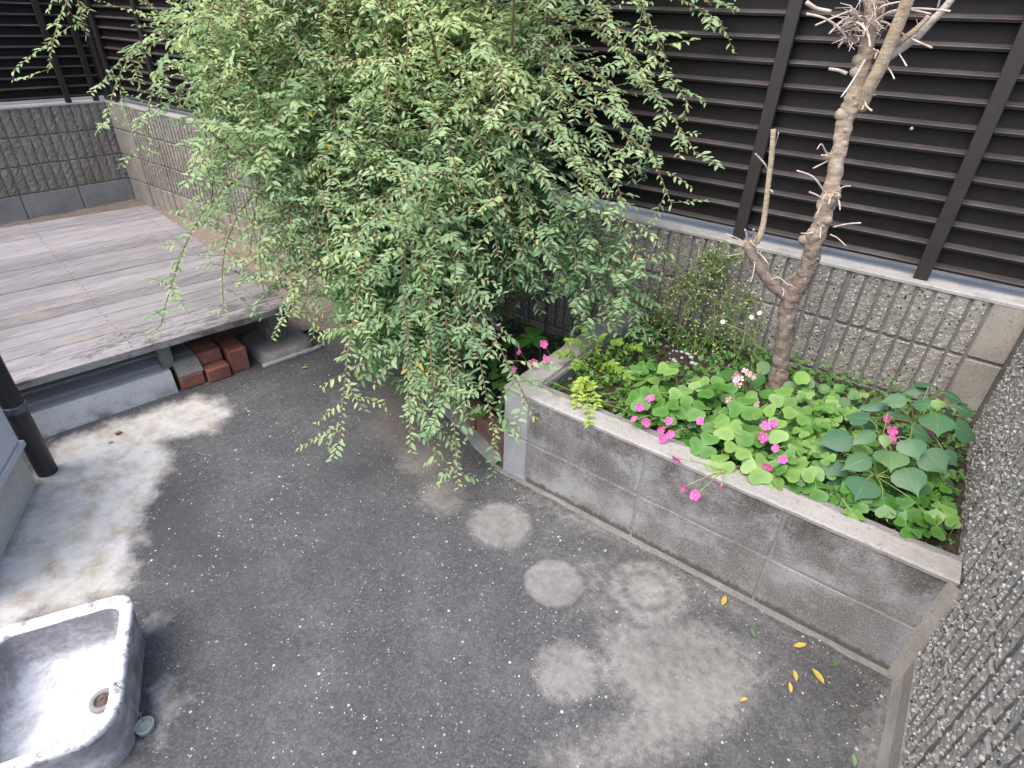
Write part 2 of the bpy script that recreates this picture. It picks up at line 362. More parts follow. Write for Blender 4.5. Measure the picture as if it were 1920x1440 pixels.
M['tallow'] = foliage('seedling_leaf', ((.0, (.025, .075, .035)), (.5, (.055, .135, .07)), (1., (.13, .25, .05))), .15, .4)
M['bright'] = foliage('bright_leaf', ((.0, (.09, .19, .03)), (.5, (.22, .36, .05)), (1., (.42, .50, .08))), .3, .45)
M['weed'] = foliage('weed_leaf', ((.0, (.04, .085, .03)), (.5, (.09, .16, .055)), (1., (.24, .27, .09))), .2, .55)
M['gloss'] = foliage('begonia_leaf', ((.0, (.03, .10, .02)), (.6, (.07, .19, .035)), (1., (.15, .30, .04))), .15, .45)
M['yellow'] = foliage('yellow_leaf', ((.0, (.42, .28, .05)), (1., (.56, .43, .11))), .1, .5)
def petal(name, c, ct):
    m = NT(name, .55, .3); t = m.attr('tint').outputs['Fac']; cc = m.ramp(t, (0., ct), (.3, c), (1., c)); m.col(cc)
    tr = m.n('ShaderNodeBsdfTranslucent'); m.l(cc, tr.inputs['Color']); mx = m.n('ShaderNodeMixShader'); mx.inputs[0].default_value = .25
    m.l(m.p.outputs[0], mx.inputs[1]); m.l(tr.outputs[0], mx.inputs[2]); m.l(mx.outputs[0], m.out.inputs[0]); return m.mat
M['pink'] = petal('pink_petal', (.78, .14, .46), (.60, .04, .26))
M['blush'] = petal('blush_petal', (.84, .50, .56), (.8, .35, .45))
M['white'] = petal('white_petal', (.85, .85, .82), (.8, .7, .1))
M['floret'] = petal('pale_yellow_floret', (.66, .66, .30), (.66, .66, .30))
m = NT('flower_eye', .6); m.col((.75, .55, .08)); M['eye'] = m.mat

# ------------------------------------------------------------------ GROUND with stains
def sd_poly(p, poly):
    """signed distance: positive inside"""
    x, y = p; d = 1e9; ins = False; n = len(poly)
    for i in range(n):
        ax, ay = poly[i]; bx, by = poly[i - 1]
        ex, ey = bx - ax, by - ay; wx, wy = x - ax, y - ay
        t = max(0, min(1, (wx * ex + wy * ey) / (ex * ex + ey * ey + 1e-12)))
        dx, dy = wx - ex * t, wy - ey * t; d = min(d, dx * dx + dy * dy)
        if (ay > y) != (by > y) and x < (bx - ax) * (y - ay) / (by - ay) + ax: ins = not ins
    d = math.sqrt(d); return d if ins else -d
def gp(*pts): return [tuple(atz(x, y, 0)[:2]) for x, y in pts]
POLY_PALE = [(gp((1130, 1180), (1210, 1140), (1300, 1165), (1395, 1200), (1440, 1270), (1400, 1340), (1330, 1390), (1230, 1440), (1050, 1450), (1010, 1420), (1110, 1370), (1180, 1330), (1120, 1270)), .07, .72),
             (gp((1640, 1290), (1690, 1290), (1670, 1460), (1600, 1460), (1590, 1390)), .05, .5),
             (gp((930, 870), (990, 915), (1190, 1008), (1400, 1135), (1640, 1270), (1650, 1290), (1390, 1165), (1180, 1040), (960, 935)), .05, .42),
             (gp((580, 720), (720, 700), (760, 760), (740, 830), (600, 800)), .07, .22)]
POLY_CREAM = [gp((60, 905), (105, 832), (190, 800), (300, 764), (372, 742), (415, 752), (428, 775), (400, 806), (330, 822), (302, 832), (322, 865), (292, 925), (262, 962), (262, 1010), (240, 1052), (246, 1100), (200, 1115), (0, 1180), (-300, 1300), (-300, 1100), (0, 1050)),
              gp((300, 1300), (318, 1293), (326, 1318), (322, 1345), (306, 1372), (290, 1372), (292, 1345), (298, 1320))]
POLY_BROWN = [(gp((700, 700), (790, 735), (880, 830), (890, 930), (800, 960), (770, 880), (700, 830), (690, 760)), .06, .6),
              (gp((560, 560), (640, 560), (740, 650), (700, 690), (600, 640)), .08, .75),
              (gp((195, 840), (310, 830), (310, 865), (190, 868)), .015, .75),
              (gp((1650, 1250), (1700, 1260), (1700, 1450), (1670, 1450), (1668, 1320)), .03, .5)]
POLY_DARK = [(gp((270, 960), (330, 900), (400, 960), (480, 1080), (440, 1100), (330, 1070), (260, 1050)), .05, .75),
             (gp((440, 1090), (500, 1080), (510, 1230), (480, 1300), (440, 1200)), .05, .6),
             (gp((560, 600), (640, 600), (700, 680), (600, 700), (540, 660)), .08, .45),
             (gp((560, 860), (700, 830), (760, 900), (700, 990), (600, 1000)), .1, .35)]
SPOTS = [(938, 983, .098, .95, .03), (1038, 1092, .085, 1., .008), (1213, 1107, .12, .62, .035), (1213, 1107, .065, .62, .012), (1062, 1258, .083, .72, .03), (830, 932, .085, .6, .04),
         (785, 862, .09, .55, .04), (1330, 1240, .13, .5, .03), (360, 770, .09, .5, .03), (1260, 1290, .1, .5, .03), (295, 1165, .035, .6, .02), (1110, 1090, .16, .38, .1), (1500, 1370, .12, .25, .08)]
SPOTS = [(*atz(x, y, 0)[:2], r, s, e) for x, y, r, s, e in SPOTS]
RINGS = [(*atz(1213, 1107, 0)[:2], .064, .013, .9), (*atz(1038, 1092, 0)[:2], .090, .012, .9), (*atz(1038, 1092, 0)[:2], 0, .014, .4), (*atz(938, 983, 0)[:2], .105, .014, .45), (*atz(1213, 1107, 0)[:2], .125, .014, .4)]
def stain(x, y):
    wx = .012 * mnoise.noise(V((x * 14, y * 14, 0))); wy = .012 * mnoise.noise(V((x * 14, y * 14, 5)))
    p = (x + wx, y + wy); pale = br = dk = cr = 0
    for poly, soft, s in POLY_PALE: pale = max(pale, s * min(1, max(0, .5 + sd_poly(p, poly) / (2 * soft))))
    for cx, cy, r, s, e in SPOTS:
        d = r - math.hypot(x + wx * .4 - cx, y + wy * .4 - cy); pale = max(pale, s * min(1, max(0, .5 + d / (2 * e))))
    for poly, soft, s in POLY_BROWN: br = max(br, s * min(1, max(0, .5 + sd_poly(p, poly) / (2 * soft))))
    for poly, soft, s in POLY_DARK: dk = max(dk, s * min(1, max(0, .5 + sd_poly(p, poly) / (2 * soft))))
    for cx, cy, r, wd, st_ in RINGS:
        d = abs(math.hypot(x + wx * .3 - cx, y + wy * .3 - cy) - r); dk = max(dk, st_ * max(0, 1 - d / wd))
    for poly in POLY_CREAM: cr = max(cr, min(1, max(0, .5 + sd_poly(p, poly) / .13)))
    return pale, br, dk, cr
def dip0(x):
    t = max(0, min(1, (-1.45 - x) / .9)); return -.075 * t * t * (3 - 2 * t)
def lin(a, b, n): return [a + (b - a) * i / (n - 1) for i in range(n)]
xs = [-60, -20, -8, -4, -2.6, -2.35, -2.2, -2.05, -1.9] + lin(-1.75, 1.45, 215) + [3, 10, 60]
ys = [-60, -20, -6, -3] + lin(-1.75, .75, 168) + [1.5, 6, 20, 60]
gv = []; gc = []; gcr = []
for y in ys:
    for x in xs:
        ins = -1.76 < x < 1.46 and -1.76 < y < .76
        gv.append((x, y, (.0025 * mnoise.noise(V((x * 3, y * 3, 0))) if ins else 0) + dip0(x)))
        a = stain(x, y) if ins else (0, 0, 0, 0)
        gc += [a[0], a[1], a[2], 1]; gcr.append(a[3])
nx = len(xs)
gm = bpy.data.meshes.new('ground')
gm.from_pydata(gv, [], [(j * nx + i, j * nx + i + 1, (j + 1) * nx + i + 1, (j + 1) * nx + i) for j in range(len(ys) - 1) for i in range(nx - 1)])
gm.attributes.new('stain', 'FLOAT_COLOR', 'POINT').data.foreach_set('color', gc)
gm.attributes.new('cream', 'FLOAT', 'POINT').data.foreach_set('value', gcr)
gm.materials.append(M['ground']); gm.polygons.foreach_set('use_smooth', [True] * len(gm.polygons))
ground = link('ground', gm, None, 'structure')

def dip(x):
    t = max(0, min(1, (-1.45 - x) / .9)); return -.075 * t * t * (3 - 2 * t)
def patch(name, poly, z0, mat, amp=.012, step=.03):
    """bumpy earth sheet inside a polygon"""
    b = MB(); X0 = min(p[0] for p in poly); X1 = max(p[0] for p in poly); Y0 = min(p[1] for p in poly); Y1 = max(p[1] for p in poly)
    idx = {}; vs = []; fs = []; ni = int((X1 - X0) / step) + 1; nj = int((Y1 - Y0) / step) + 1
    def vid(i, j):
        if (i, j) not in idx:
            x, y = X0 + (X1 - X0) * i / ni, Y0 + (Y1 - Y0) * j / nj
            idx[i, j] = len(vs); vs.append(V((x, y, z0 + (dip(x) if x < -.9 else 0) + amp * (mnoise.noise(V((x * 9, y * 9, 1))) + .5 * mnoise.noise(V((x * 30, y * 30, 2)))))))
        return idx[i, j]
    for i in range(ni):
        for j in range(nj):
            if sd_poly((X0 + (X1 - X0) * (i + .5) / ni, Y0 + (Y1 - Y0) * (j + .5) / nj), poly) > 0: fs.append((vid(i, j), vid(i + 1, j), vid(i + 1, j + 1), vid(i, j + 1)))
    b.add(vs, fs, 0, True); return b.build(name, mat, None, 'structure')
YB = .885; XR = 1.281; XL = -4.75; ZB = .724
patch('sandy_ground', [(XL - .02, YB), (XL - .02, -2.4), (-3.35, -2.4), (-3.3, .3), (-1.5, .16), (-1.15, .40), (-.92, .55), (-.9, YB)], .016, M['sand'])
patch('planter_soil', [(.1, .1), (XR, .1), (XR, YB), (.1, YB)], .315, M['soil'], .015)
patch('flower_bed_soil', [(0.0, .07), (-.85, .35), (-.95, .6), (-.95, YB), (0, YB)], .085, M['soil'], .012)

# ------------------------------------------------------------------ BLOCK WALLS
def rib_mesh(name, L, h, pitch, seed, mats, rough=.0038, gw=.0085, gd=.012, rowsn=9):
    r = random.Random(seed); cols = []                     # (x, y depth, is groove)
    n = max(1, round(L / pitch)); pw = L / n
    for k in range(n):
        x = k * pw
        cols += [(x + .0008, gd, 1), (x + gw - .001, gd, 1), (x + gw + .0005, .0025, 0)]
        for q in ((.0215, .035) if pitch < .06 else (.028, .045) if pitch < .08 else (.025, .04, .06, .08)): cols.append((x + gw + (q - gw) * (pw - gw) / (pitch - gw), 0, 0))
        cols.append((x + pw - .001, .0025, 0))
    cols.append((L - .0004, gd, 1))
    zs = [0, .004] + [h * (i + .5) / rowsn for i in range(rowsn)] + [h - .004, h]
    vs = []; fs = []; ms = []; nc = len(cols)
    for j, z in enumerate(zs):
        edge = j in (0, len(zs) - 1)
        for i, (x, y, g) in enumerate(cols):
            if g: yy = y
            else:
                yy = y - rough * (mnoise.noise(V((x * 55 + seed * 13, z * 55, seed))) + .35 + .5 * mnoise.noise(V((x * 120, z * 120 + seed * 7, seed))))
                if edge: yy += .005
            vs.append(V((x + (0 if g else r.uniform(-.001, .001)), yy, z)))
    b = MB()
    for j in range(len(zs) - 1):
        for i in range(nc - 1):
            fs.append((j * nc + i, j * nc + i + 1, (j + 1) * nc + i + 1, (j + 1) * nc + i))
            ms.append(1 if (cols[i][2] or cols[i + 1][2]) else 0)
    # skirts to the back so the block is solid
    top = (len(zs) - 1) * nc; o = len(vs)
    vs += [V((0, .06, 0)), V((L, .06, 0)), V((L, .06, h)), V((0, .06, h))]
    for f, mi in zip(fs, ms): pass
    b.add(vs, fs, 0); b.m = list(ms)
    fs2 = [tuple(range(nc - 1, -1, -1)) + (o, o + 1), tuple(range(top, top + nc)) + (o + 2, o + 3),
           tuple(j * nc for j in range(len(zs))) + (o + 3, o), tuple(j * nc + nc - 1 for j in range(len(zs) - 1, -1, -1)) + (o + 1, o + 2)]
    for f in fs2: b.f.append(list(f)); b.m.append(1); b.sm.append(False)
    return b.mesh(name, mats)
def plain_mesh(name, L, h, mat, bev=.004, d=.06):
    b = MB(); b.box(0.001, L - .001, 0, d, 0, h, bev=bev); return b.mesh(name, mat)
RIB = [rib_mesh('block_split', .392, .191, .05, s, [M['split'], M['groove']]) for s in range(6)]
RIBW = [rib_mesh('block_split_wide', .392, .191, .0653, s + 20, [M['split'], M['groove']]) for s in range(4)]
RIBP = [rib_mesh('block_smooth_rib', .392, .191, .098, s + 40, [M['plain'], M['groove']], rough=.0008, gd=.006) for s in range(3)]
m = None
RIBN = [rib_mesh('block_split', .392, .191, .05, s + 60, [M['split_near'], M['groove_dark']], rough=.0024, gw=.0085, gd=.011, rowsn=16) for s in range(5)]
PLG = plain_mesh('block_plain', .392, .191, M['plain_grey'])
PLB = plain_mesh('block_plain', .392, .191, M['plain'])
def wall(label, origin, rz, length, start, kinds, cap_mats, capw=.125):
    t = thing('block_wall', label, 'wall', origin, None, rz)
    b = MB(); b.box(-.1, length + .05, .007, .12, -.08, ZB - .012); link('mortar_core', b.mesh('mortar_core', M['groove']), t)
    x = start; nb = int((length - start) / .4) + 1
    for row, kind in enumerate(kinds):
        z = ZB - .2 * (row + 1)
        for k in range(nb):
            x = start + k * .4
            if x + .392 > length + .02: continue
            o = link('block', kind[(k * 7 + row * 3 + R.randrange(5)) % len(kind)], t); o.location = (x + .004, 0, z + .004)
    # coping mortar with an uneven front edge
    b = MB(); n = int(length / .06); vs = []; fs = []
    for i in range(n + 1):
        xx = length * i / n; e = .003 * mnoise.noise(V((xx * 17, rz, 0)))
        vs += [V((xx, -.004 + e, ZB - .012)), V((xx, -.004 + e, ZB - .003 + e * .4)), V((xx, .002 + e, ZB + e * .3)), V((xx, .124, ZB + .002)), V((xx, .124, ZB - .012))]
    for i in range(n):
        for k in range(4): fs.append((i * 5 + k, i * 5 + 5 + k, i * 5 + 6 + k, i * 5 + 1 + k))
    fs += [(0, 1, 2, 3, 4), tuple(n * 5 + k for k in (4, 3, 2, 1, 0))]
    b.add(vs, fs); link('coping', b.mesh('coping', cap_mats), t)
    return t
bw = wall('long ribbed split-face block wall behind the shrub, under the dark louvred fence', (XL, YB, 0), 0, XR - XL, (1.179 - XL) % .4, [RIB, RIB, RIB, RIBP], M['cap'])
# plain end blocks in the corner by the near wall, and sliver at the far corner
for row in range(4):
    o = link('block', plain_mesh('block_end', XR - 1.179 - .002, .191, M['plain']), bw); o.location = (1.179 - XL + .004, -.002, ZB - .2 * (row + 1) + .004)
    o = link('block', plain_mesh('block_end', (1.179 - XL) % .4 - .006, .191, M['plain']), bw); o.location = (.002, -.001, ZB - .2 * (row + 1) + .004)
lw = wall('far ribbed block wall with a smooth bottom course, past the end of the deck', (XL, -2.62, 0), pi / 2, YB + 2.62 + .006, .309, [RIBW, RIBW, RIBW, [PLG]], M['cap'])
rw = wall('near rough ribbed block wall at the right, against the end of the planter', (XR, YB - .004, 0), -pi / 2, 3.0, .06, [RIBN, RIBN, RIBN, [PLB]], M['cap'])
b = MB()   # mortar fillet where planter meets this wall and along its foot
for i in range(0): pass
n = 60; vs = []; fs = []
for i in range(n + 1):
    s = .88 + 2.0 * i / n; e = .006 * mnoise.noise(V((s * 13, 3, 0)))
    vs += [V((s, -.013 + e * .7, -.003)), V((s, -.008 + e * .6, .010)), V((s, -.003, .03 + e * 2)), V((s, .004, .06 + e))]
for i in range(n):
    for k in range(3): fs.append((i * 4 + k, i * 4 + 4 + k, i * 4 + 5 + k, i * 4 + 1 + k))
b.add(vs, fs, 0, True)
vs = []; fs = []
for i in range(21):
    z = .362 * i / 20; e = .004 * mnoise.noise(V((z * 20, 7, 0)))
    vs += [V((.878, -.030 + e, z)), V((.890 + e, -.014, z)), V((.905 + e, .004, z))]
for i in range(20):
    for k in range(2): fs.append((i * 3 + k, i * 3 + 1 + k, i * 3 + 4 + k, i * 3 + 3 + k))
b.add(vs, fs, 0, True); link('mortar_fillet', b.mesh('mortar_fillet', M['plain']), rw)

# exposed pebbles standing proud of the split faces
m = NT('pebbles', .7, .35); t_ = m.attr('tint').outputs['Fac']
m.col(m.ramp(t_, (0., (.035, .034, .033)), (.14, (.06, .058, .055)), (.18, (.24, .215, .175)), (.5, (.31, .285, .245)), (.75, (.38, .36, .33)), (1., (.50, .49, .475)))); M['pebble'] = m.mat
def pebbles(parent, x0, x1, n, off, rr, pw=.05, gw=.009, seed=1):
    r = random.Random(seed); b = MB()
    for _ in range(n):
        x = r.uniform(x0, x1); z = r.uniform(.128, ZB - .016); q = ((x - off) % .4) % (.392 / 8)
        if q < gw + .004 or q > .392 / 8 - .002 or (ZB - z) % .2 < .009 or (ZB - z) % .2 > .191: continue
        a = rr * r.choice((.55, .7, .8, 1., 1.25)) * r.uniform(.8, 1.2); an = r.uniform(0, 3.1); e = r.uniform(.55, 1.); h = a * r.uniform(.3, .7); y = -.0015
        b.tint = r.random() ** .8
        ca, sa = cos(an), sin(an); ring = []
        for k in range(6):
            t = 2 * pi * k / 6 + r.uniform(-.3, .3); u, v_ = a * cos(t), a * e * sin(t); ring.append(V((x + u * ca - v_ * sa, y + .004, z + u * sa + v_ * ca)))
        mid = [V((x + (p.x - x) * .7, y - h * .8, z + (p.z - z) * .7)) for p in ring]
        b.add(ring + mid + [V((x, y - h, z))], [(k, (k + 1) % 6, 6 + (k + 1) % 6, 6 + k) for k in range(6)] + [(6 + k, 6 + (k + 1) % 6, 12) for k in range(6)], 0, False)
    link('aggregate', b.mesh('aggregate', M['pebble']), parent, 'stuff')
pebbles(rw, .06, 2.0, 7500, .064, .0042, seed=3)
pebbles(bw, 3.9, 1.179 - XL, 5200, (1.179 - XL) % .4 + .004, .0034, seed=4)
# ------------------------------------------------------------------ PLANTER of plain blocks
pt = thing('block_planter', 'raised planter of weathered grey concrete blocks with a pale mortar top', 'planter', (0, 0, 0))
b = MB(); b.box(.002, XR, .0018, .096, -.05, .352); b.box(.002, .0975, .096, YB - .01, -.05, .352); b.build('mortar_core', M['mortar'], pt)
def pblock(x0, x1, y0, y1, z0, z1, mat):
    b = MB(); b.box(x0, x1, y0, y1, z0, z1, bev=.0035); return b.build('block', mat, pt)
for z0, z1 in ((-.03, .180), (.1855, .3555)):
    for x0, x1 in ((.1015, .513), (.518, .9035), (.9085, XR - .002)): pblock(x0, x1, 0, .1, z0, z1, M['planter'])
    pblock(-.001, .0965, -.0015, .30, z0, z1, M['pale_block'])
    for y0 in (.308, .60): pblock(-.001, .1, y0, min(y0 + .284, YB - .012), z0, z1, M['planter'])
def mortar_top(x0, x1, y0, y1, mat, amp, axis, z0=.355, zt=.3685, seed=0, n=90):
    b = MB(); vs = []; fs = []; W_ = y1 - y0
    for i in range(n + 1):
        s = x0 + (x1 - x0) * i / n
        e0 = .003 * mnoise.noise(V((s * 22, seed, 0))) + .0015 * mnoise.noise(V((s * 80, seed, 0))); e1 = amp * (mnoise.noise(V((s * 9, seed + 3, 0))) + .5 * mnoise.noise(V((s * 30, seed + 3, 0))))
        zz = zt + .0015 * mnoise.noise(V((s * 12, seed + 8, 0)))
        row = [(y0 + e0, z0), (y0 + e0 - .001, zt - .004), (y0 + e0 + .005, zz), ((y0 + y1) / 2, zz + .001), (y1 + e1 - .004, zz), (y1 + e1, z0)]
        vs += [V((s, q, z)) if axis == 0 else V((q, s, z)) for q, z in row]
    for i in range(n):
        for k in range(5): 
            f = (i * 6 + k, i * 6 + 6 + k, i * 6 + 7 + k, i * 6 + 1 + k); fs.append(f if axis == 0 else f[::-1])
    e = tuple(range(6)); f2 = tuple(n * 6 + k for k in range(6))
    fs += [e, f2[::-1]] if axis == 0 else [e[::-1], f2]
    b.add(vs, fs, 0, False); return b
mortar_top(0.002, XR - .004, .004, .1, M['cap_old'], .0015, 0, .352, .3615, 5).build('mortar_bed', M['cap_old'], pt)
mortar_top(.1, YB - .01, .003, .099, M['cap_old'], .0015, 1, .352, .3615, 6).build('mortar_bed', M['cap_old'], pt)
mortar_top(-.002, XR - .006, -.003, .070, M['cap'], .014, 0, .3557, .3695, 1).build('mortar_cap', M['cap'], pt)
mortar_top(.072, .62, -.003, .085, M['cap'], .012, 1, .3557, .3685, 2).build('mortar_cap', M['cap'], pt)
# bead of mortar along the foot
b = MB(); vs = []; fs = []; n = 120
for i in range(n + 1):
    s = -.03 + (XR + .02) * i / n; e = .007 * mnoise.noise(V((s * 15, 11, 0))) + .003 * mnoise.noise(V((s * 60, 11, 0)))
    vs += [V((s, -.018 + e, -.003)), V((s, -.014 + e, .003)), V((s, -.008 + e * .5, .0055)), V((s, .004, .0075 + e * .3))]
for i in range(n):
    for k in range(3): fs.append((i * 4 + k, i * 4 + 4 + k, i * 4 + 5 + k, i * 4 + 1 + k))
b.add(vs, fs, 0, True); b.build('mortar_bead', M['groove'], pt)

# brick edging of the flower bed left of the planter
be = thing('brick_edging', 'low edging of red bricks on edge round the bed under the shrub', 'edging', (-.4, .16, 0))
A, Bp = V((-.03, .035, 0)), V((-.86, .335, 0)); dr = (Bp - A).normalized(); an = math.atan2(dr.y, dr.x); L_ = (Bp - A).length
k = 0; s = 0
while s < L_ - .05:
    ln = R.uniform(.195, .205); Mx = Matrix.Translation(A + dr * s + V((0, 0, R.uniform(-.008, .006)))) @ Matrix.Rotation(an + R.uniform(-.03, .03), 4, 'Z') @ Matrix.Rotation(R.uniform(-.08, .02), 4, 'X')
    b = MB(); b.box(0, ln, -.06, 0, -.03, .105, M=Mx, bev=.004); b.build('brick', M['brick_dirty'], be); s += ln + .012
b = MB(); vs = []; fs = []; nrm = V((-dr.y, dr.x, 0))
for i in range(41):
    s = L_ * i / 40; q = A + dr * s; e = .01 * mnoise.noise(V((s * 12, 2, 0)))
    vs += [q + nrm * (.045 + e) + V((0, 0, -.003)), q + nrm * (.02 + e) + V((0, 0, .012)), q - nrm * .005 + V((0, 0, .022 + e))]
for i in range(40):
    for k in range(2): fs.append((i * 3 + k, i * 3 + 1 + k, i * 3 + 4 + k, i * 3 + 3 + k))
b.add(vs, fs, 0, True); b.build('mortar_bead', M['mortar'], be)

# ------------------------------------------------------------------ LOUVRED FENCES
SEC = [(.016, .0715), (.010, .0185), (.006, .0160), (.0015, .0150), (.0005, .0118), (-.001, .0136), (-.0095, .0100), (-.0110, .0080), (-.0110, .0005), (.004, -.0015), (.0105, .0165), (.0175, .0715)]
SLAT = {}
def slat(L):
    k = round(L, 3)
    if k not in SLAT:
        b = MB(); n = len(SEC); vs = [V((x, y, z)) for x in (0, L) for y, z in SEC]
        fs = [(i, (i + 1) % n, n + (i + 1) % n, n + i) for i in range(n)] + [tuple(range(n - 1, -1, -1)), tuple(range(n, 2 * n))]
        b.add(vs, fs); b.m = [1 if 1 <= i <= 6 else 0 for i in range(len(fs))]; SLAT[k] = b.mesh('slat', [M['fence'], M['ledge_lit']])
    return SLAT[k]
def post_mesh(w, d, h):
    b = MB(); b.box(-w / 2, w / 2, -d, 0.0, 0, h, bev=.002); return b.mesh('post', M['post'])
PM = post_mesh(.042, .022, 1.12)
def fence(label, origin, rz, panels, posts):
    t = thing('louvre_fence', label, 'fence', origin, None, rz)
    for x0, x1 in panels:
        for k in range(16):
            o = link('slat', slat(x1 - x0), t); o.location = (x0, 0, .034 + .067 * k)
    for x in posts:
        o = link('post', PM, t); o.location = (x, -.016, .003)
    b = MB(); b.box(panels[0][0], panels[-1][1], -.03, .03, 1.11, 1.145, bev=.003); link('top_rail', b.mesh('top_rail', M['post']), t)
    return t
X0 = XL
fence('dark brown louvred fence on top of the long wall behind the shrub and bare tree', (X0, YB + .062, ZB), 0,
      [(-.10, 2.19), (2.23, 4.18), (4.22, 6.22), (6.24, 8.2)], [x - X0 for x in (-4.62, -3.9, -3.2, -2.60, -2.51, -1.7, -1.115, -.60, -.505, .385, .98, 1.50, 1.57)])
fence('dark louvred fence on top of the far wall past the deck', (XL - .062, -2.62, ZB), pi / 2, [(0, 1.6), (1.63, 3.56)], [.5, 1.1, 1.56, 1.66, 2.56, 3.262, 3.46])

b = MB(); b.box(XL - .075, XL + .02, YB + .030, YB + .115, ZB + .002, ZB + 1.15, bev=.003); o = b.build('corner_post', M['post'], bpy.data.objects['louvre_fence'])
# ------------------------------------------------------------------ DECK
DA = radians(-9.6) * -1
dk = thing('wooden_deck', 'low weathered grey timber deck in the far left corner', 'deck', (-1.30, .07, 0), None, 0)
# local frame: u = along boards (towards the house), v = away from the front edge
F0 = V((-1.293, .078, 0)); du = V((-.160, -.987, 0)).normalized(); dv = V((-.987, .160, 0)).normalized()
DM = Matrix(((du.x, dv.x, 0, F0.x), (du.y, dv.y, 0, F0.y), (0, 0, 1, 0), (0, 0, 0, 1)))
DZ = .250; PB = .104
for k in range(20):
    e = R.uniform(-.006, .006); b = MB(); dz = R.uniform(-.0015, .0015)
    parts = [(e, 2.6)] if k % 3 else [(e, 1.32), (1.323, 2.6)]
    for u0, u1 in parts:
        b = MB(); n = 14; v0 = k * PB + .0018; v1 = (k + 1) * PB - .0018; bv = .0025; vs = []; fs = []
        for i in range(n + 1):
            u = u0 + (u1 - u0) * i / n; q = (.004 if k == 0 else .001) * mnoise.noise(V((u * 9, k * 3.1, 0)))
            if k == 0 and .5 < u < .75: q += .006 * mnoise.noise(V((u * 45, 1, 0))) 
            zc = DZ + dz + .001 * mnoise.noise(V((u * 3, k, 4)))
            vs += [DM @ V((u, v0 + q, zc - .030)), DM @ V((u, v0 + q, zc - bv)), DM @ V((u, v0 + q + bv, zc)), DM @ V((u, v1 - bv, zc)), DM @ V((u, v1, zc - bv)), DM @ V((u, v1, zc - .030))]
        for i in range(n):
            for j in range(6): fs.append((i * 6 + j, i * 6 + (j + 1) % 6, i * 6 + 6 + (j + 1) % 6, i * 6 + 6 + j))
        fs += [tuple(range(5, -1, -1)), tuple(n * 6 + j for j in range(6))]
        b.add(vs, fs); b.build('board', M['wood_front'] if k < 2 else M['wood'], dk)
b = MB()
for u in (.09, .66, 1.25, 1.9):
    for k in range(20):
        for vv in (.03, .075):
            p = DM @ V((u + R.uniform(-.006, .006), k * PB + vv, DZ + .0012)); b.lathe([(.0042, 0), (.003, .0012)], 6, p, capt=True)
b.build('screws', M['rust'], dk, 'stuff')
b = MB()  # knots left dark
for u, v0, v1, zz in ((.055, .05, 2.0, 0), (.62, .30, 2.0, 0), (1.30, .30, 2.0, 0), (1.9, .30, 2.0, 0)):
    b = MB(); b.box(u - .045, u + .045, v0, v1, DZ - .125, DZ - .033, M=DM, bev=.003); b.build('beam', M['timber'], dk)
b = MB(); b.box(-.005 + .015, .105, .10, .19, .03, DZ - .126, M=DM, bev=.003); b.build('post', M['timber'], dk)
b = MB(); b.box(.525, .575, .055, .10, .098, DZ - .032, M=DM, bev=.002); b.build('post', M['timber'], dk)
b = MB(); b.box(1.24, 1.33, .30, .39, .0, DZ - .126, M=DM, bev=.002); b.build('post', M['timber'], dk)
# concrete pad under the corner post
fp = thing('concrete_footing', 'rough concrete footing pad under the corner post of the deck', 'footing', tuple(DM @ V((.05, .1, 0))))
b = MB(); vs = []; fs = []; n = 28
for ring, (zz, sc) in enumerate(((-.003, 1.06), (.02, 1.0), (.04, .93), (.043, .80))):
    for k in range(n):
        a = 2 * pi * k / n; c, s_ = cos(a), sin(a); r = (abs(c) ** 6 + abs(s_) ** 6) ** (-1 / 6)
        e = 1 + .05 * mnoise.noise(V((c * 2, s_ * 2, zz * 9)))
        vs.append(DM @ V((.055 + .135 * c * r * sc * e, .135 + .155 * s_ * r * sc * e, zz + .004 * mnoise.noise(V((c * 4, s_ * 4, ring))))))
for q in range(3):
    for k in range(n): fs.append((q * n + k, (q + 1) * n + k, (q + 1) * n + (k + 1) % n, q * n + (k + 1) % n))
fs.append(tuple(3 * n + k for k in range(n - 1, -1, -1))); b.add(vs, fs, 0, True); b.build('pad', M['footing'], fp)
b = MB(); pts = [DM @ V((-.10 + .30 * i / 12, -.028 + .006 * mnoise.noise(V((i * .7, 0, 0))), .006)) for i in range(13)]
b.tube(pts, [.012 + .005 * mnoise.noise(V((i * .9, 4, 0))) for i in range(13)], 8); b.build('mortar_lip', M['pale_block'], fp)
# concrete curb
cb = MB(); vs = []; fs = []; n = 24
for i in range(n + 1):
    u = .555 + 1.6 * i / n; e = .004 * mnoise.noise(V((u * 8, 0, 0)))
    vs += [DM @ V((u, .008 + e, -.01)), DM @ V((u, .024 + e, .094)), DM @ V((u, .032 + e, .1)), DM @ V((u, .33, .1)), DM @ V((u, .34, -.01))]
for i in range(n):
    for k in range(4): fs.append((i * 5 + k, i * 5 + 1 + k, i * 5 + 6 + k, i * 5 + 5 + k))
fs += [(4, 3, 2, 1, 0), tuple(n * 5 + k for k in range(5))]; cb.add(vs, fs)
tag(cb.build('concrete_curb', M['curb']), 'pale smooth concrete curb running under the front edge of the deck', 'curb')
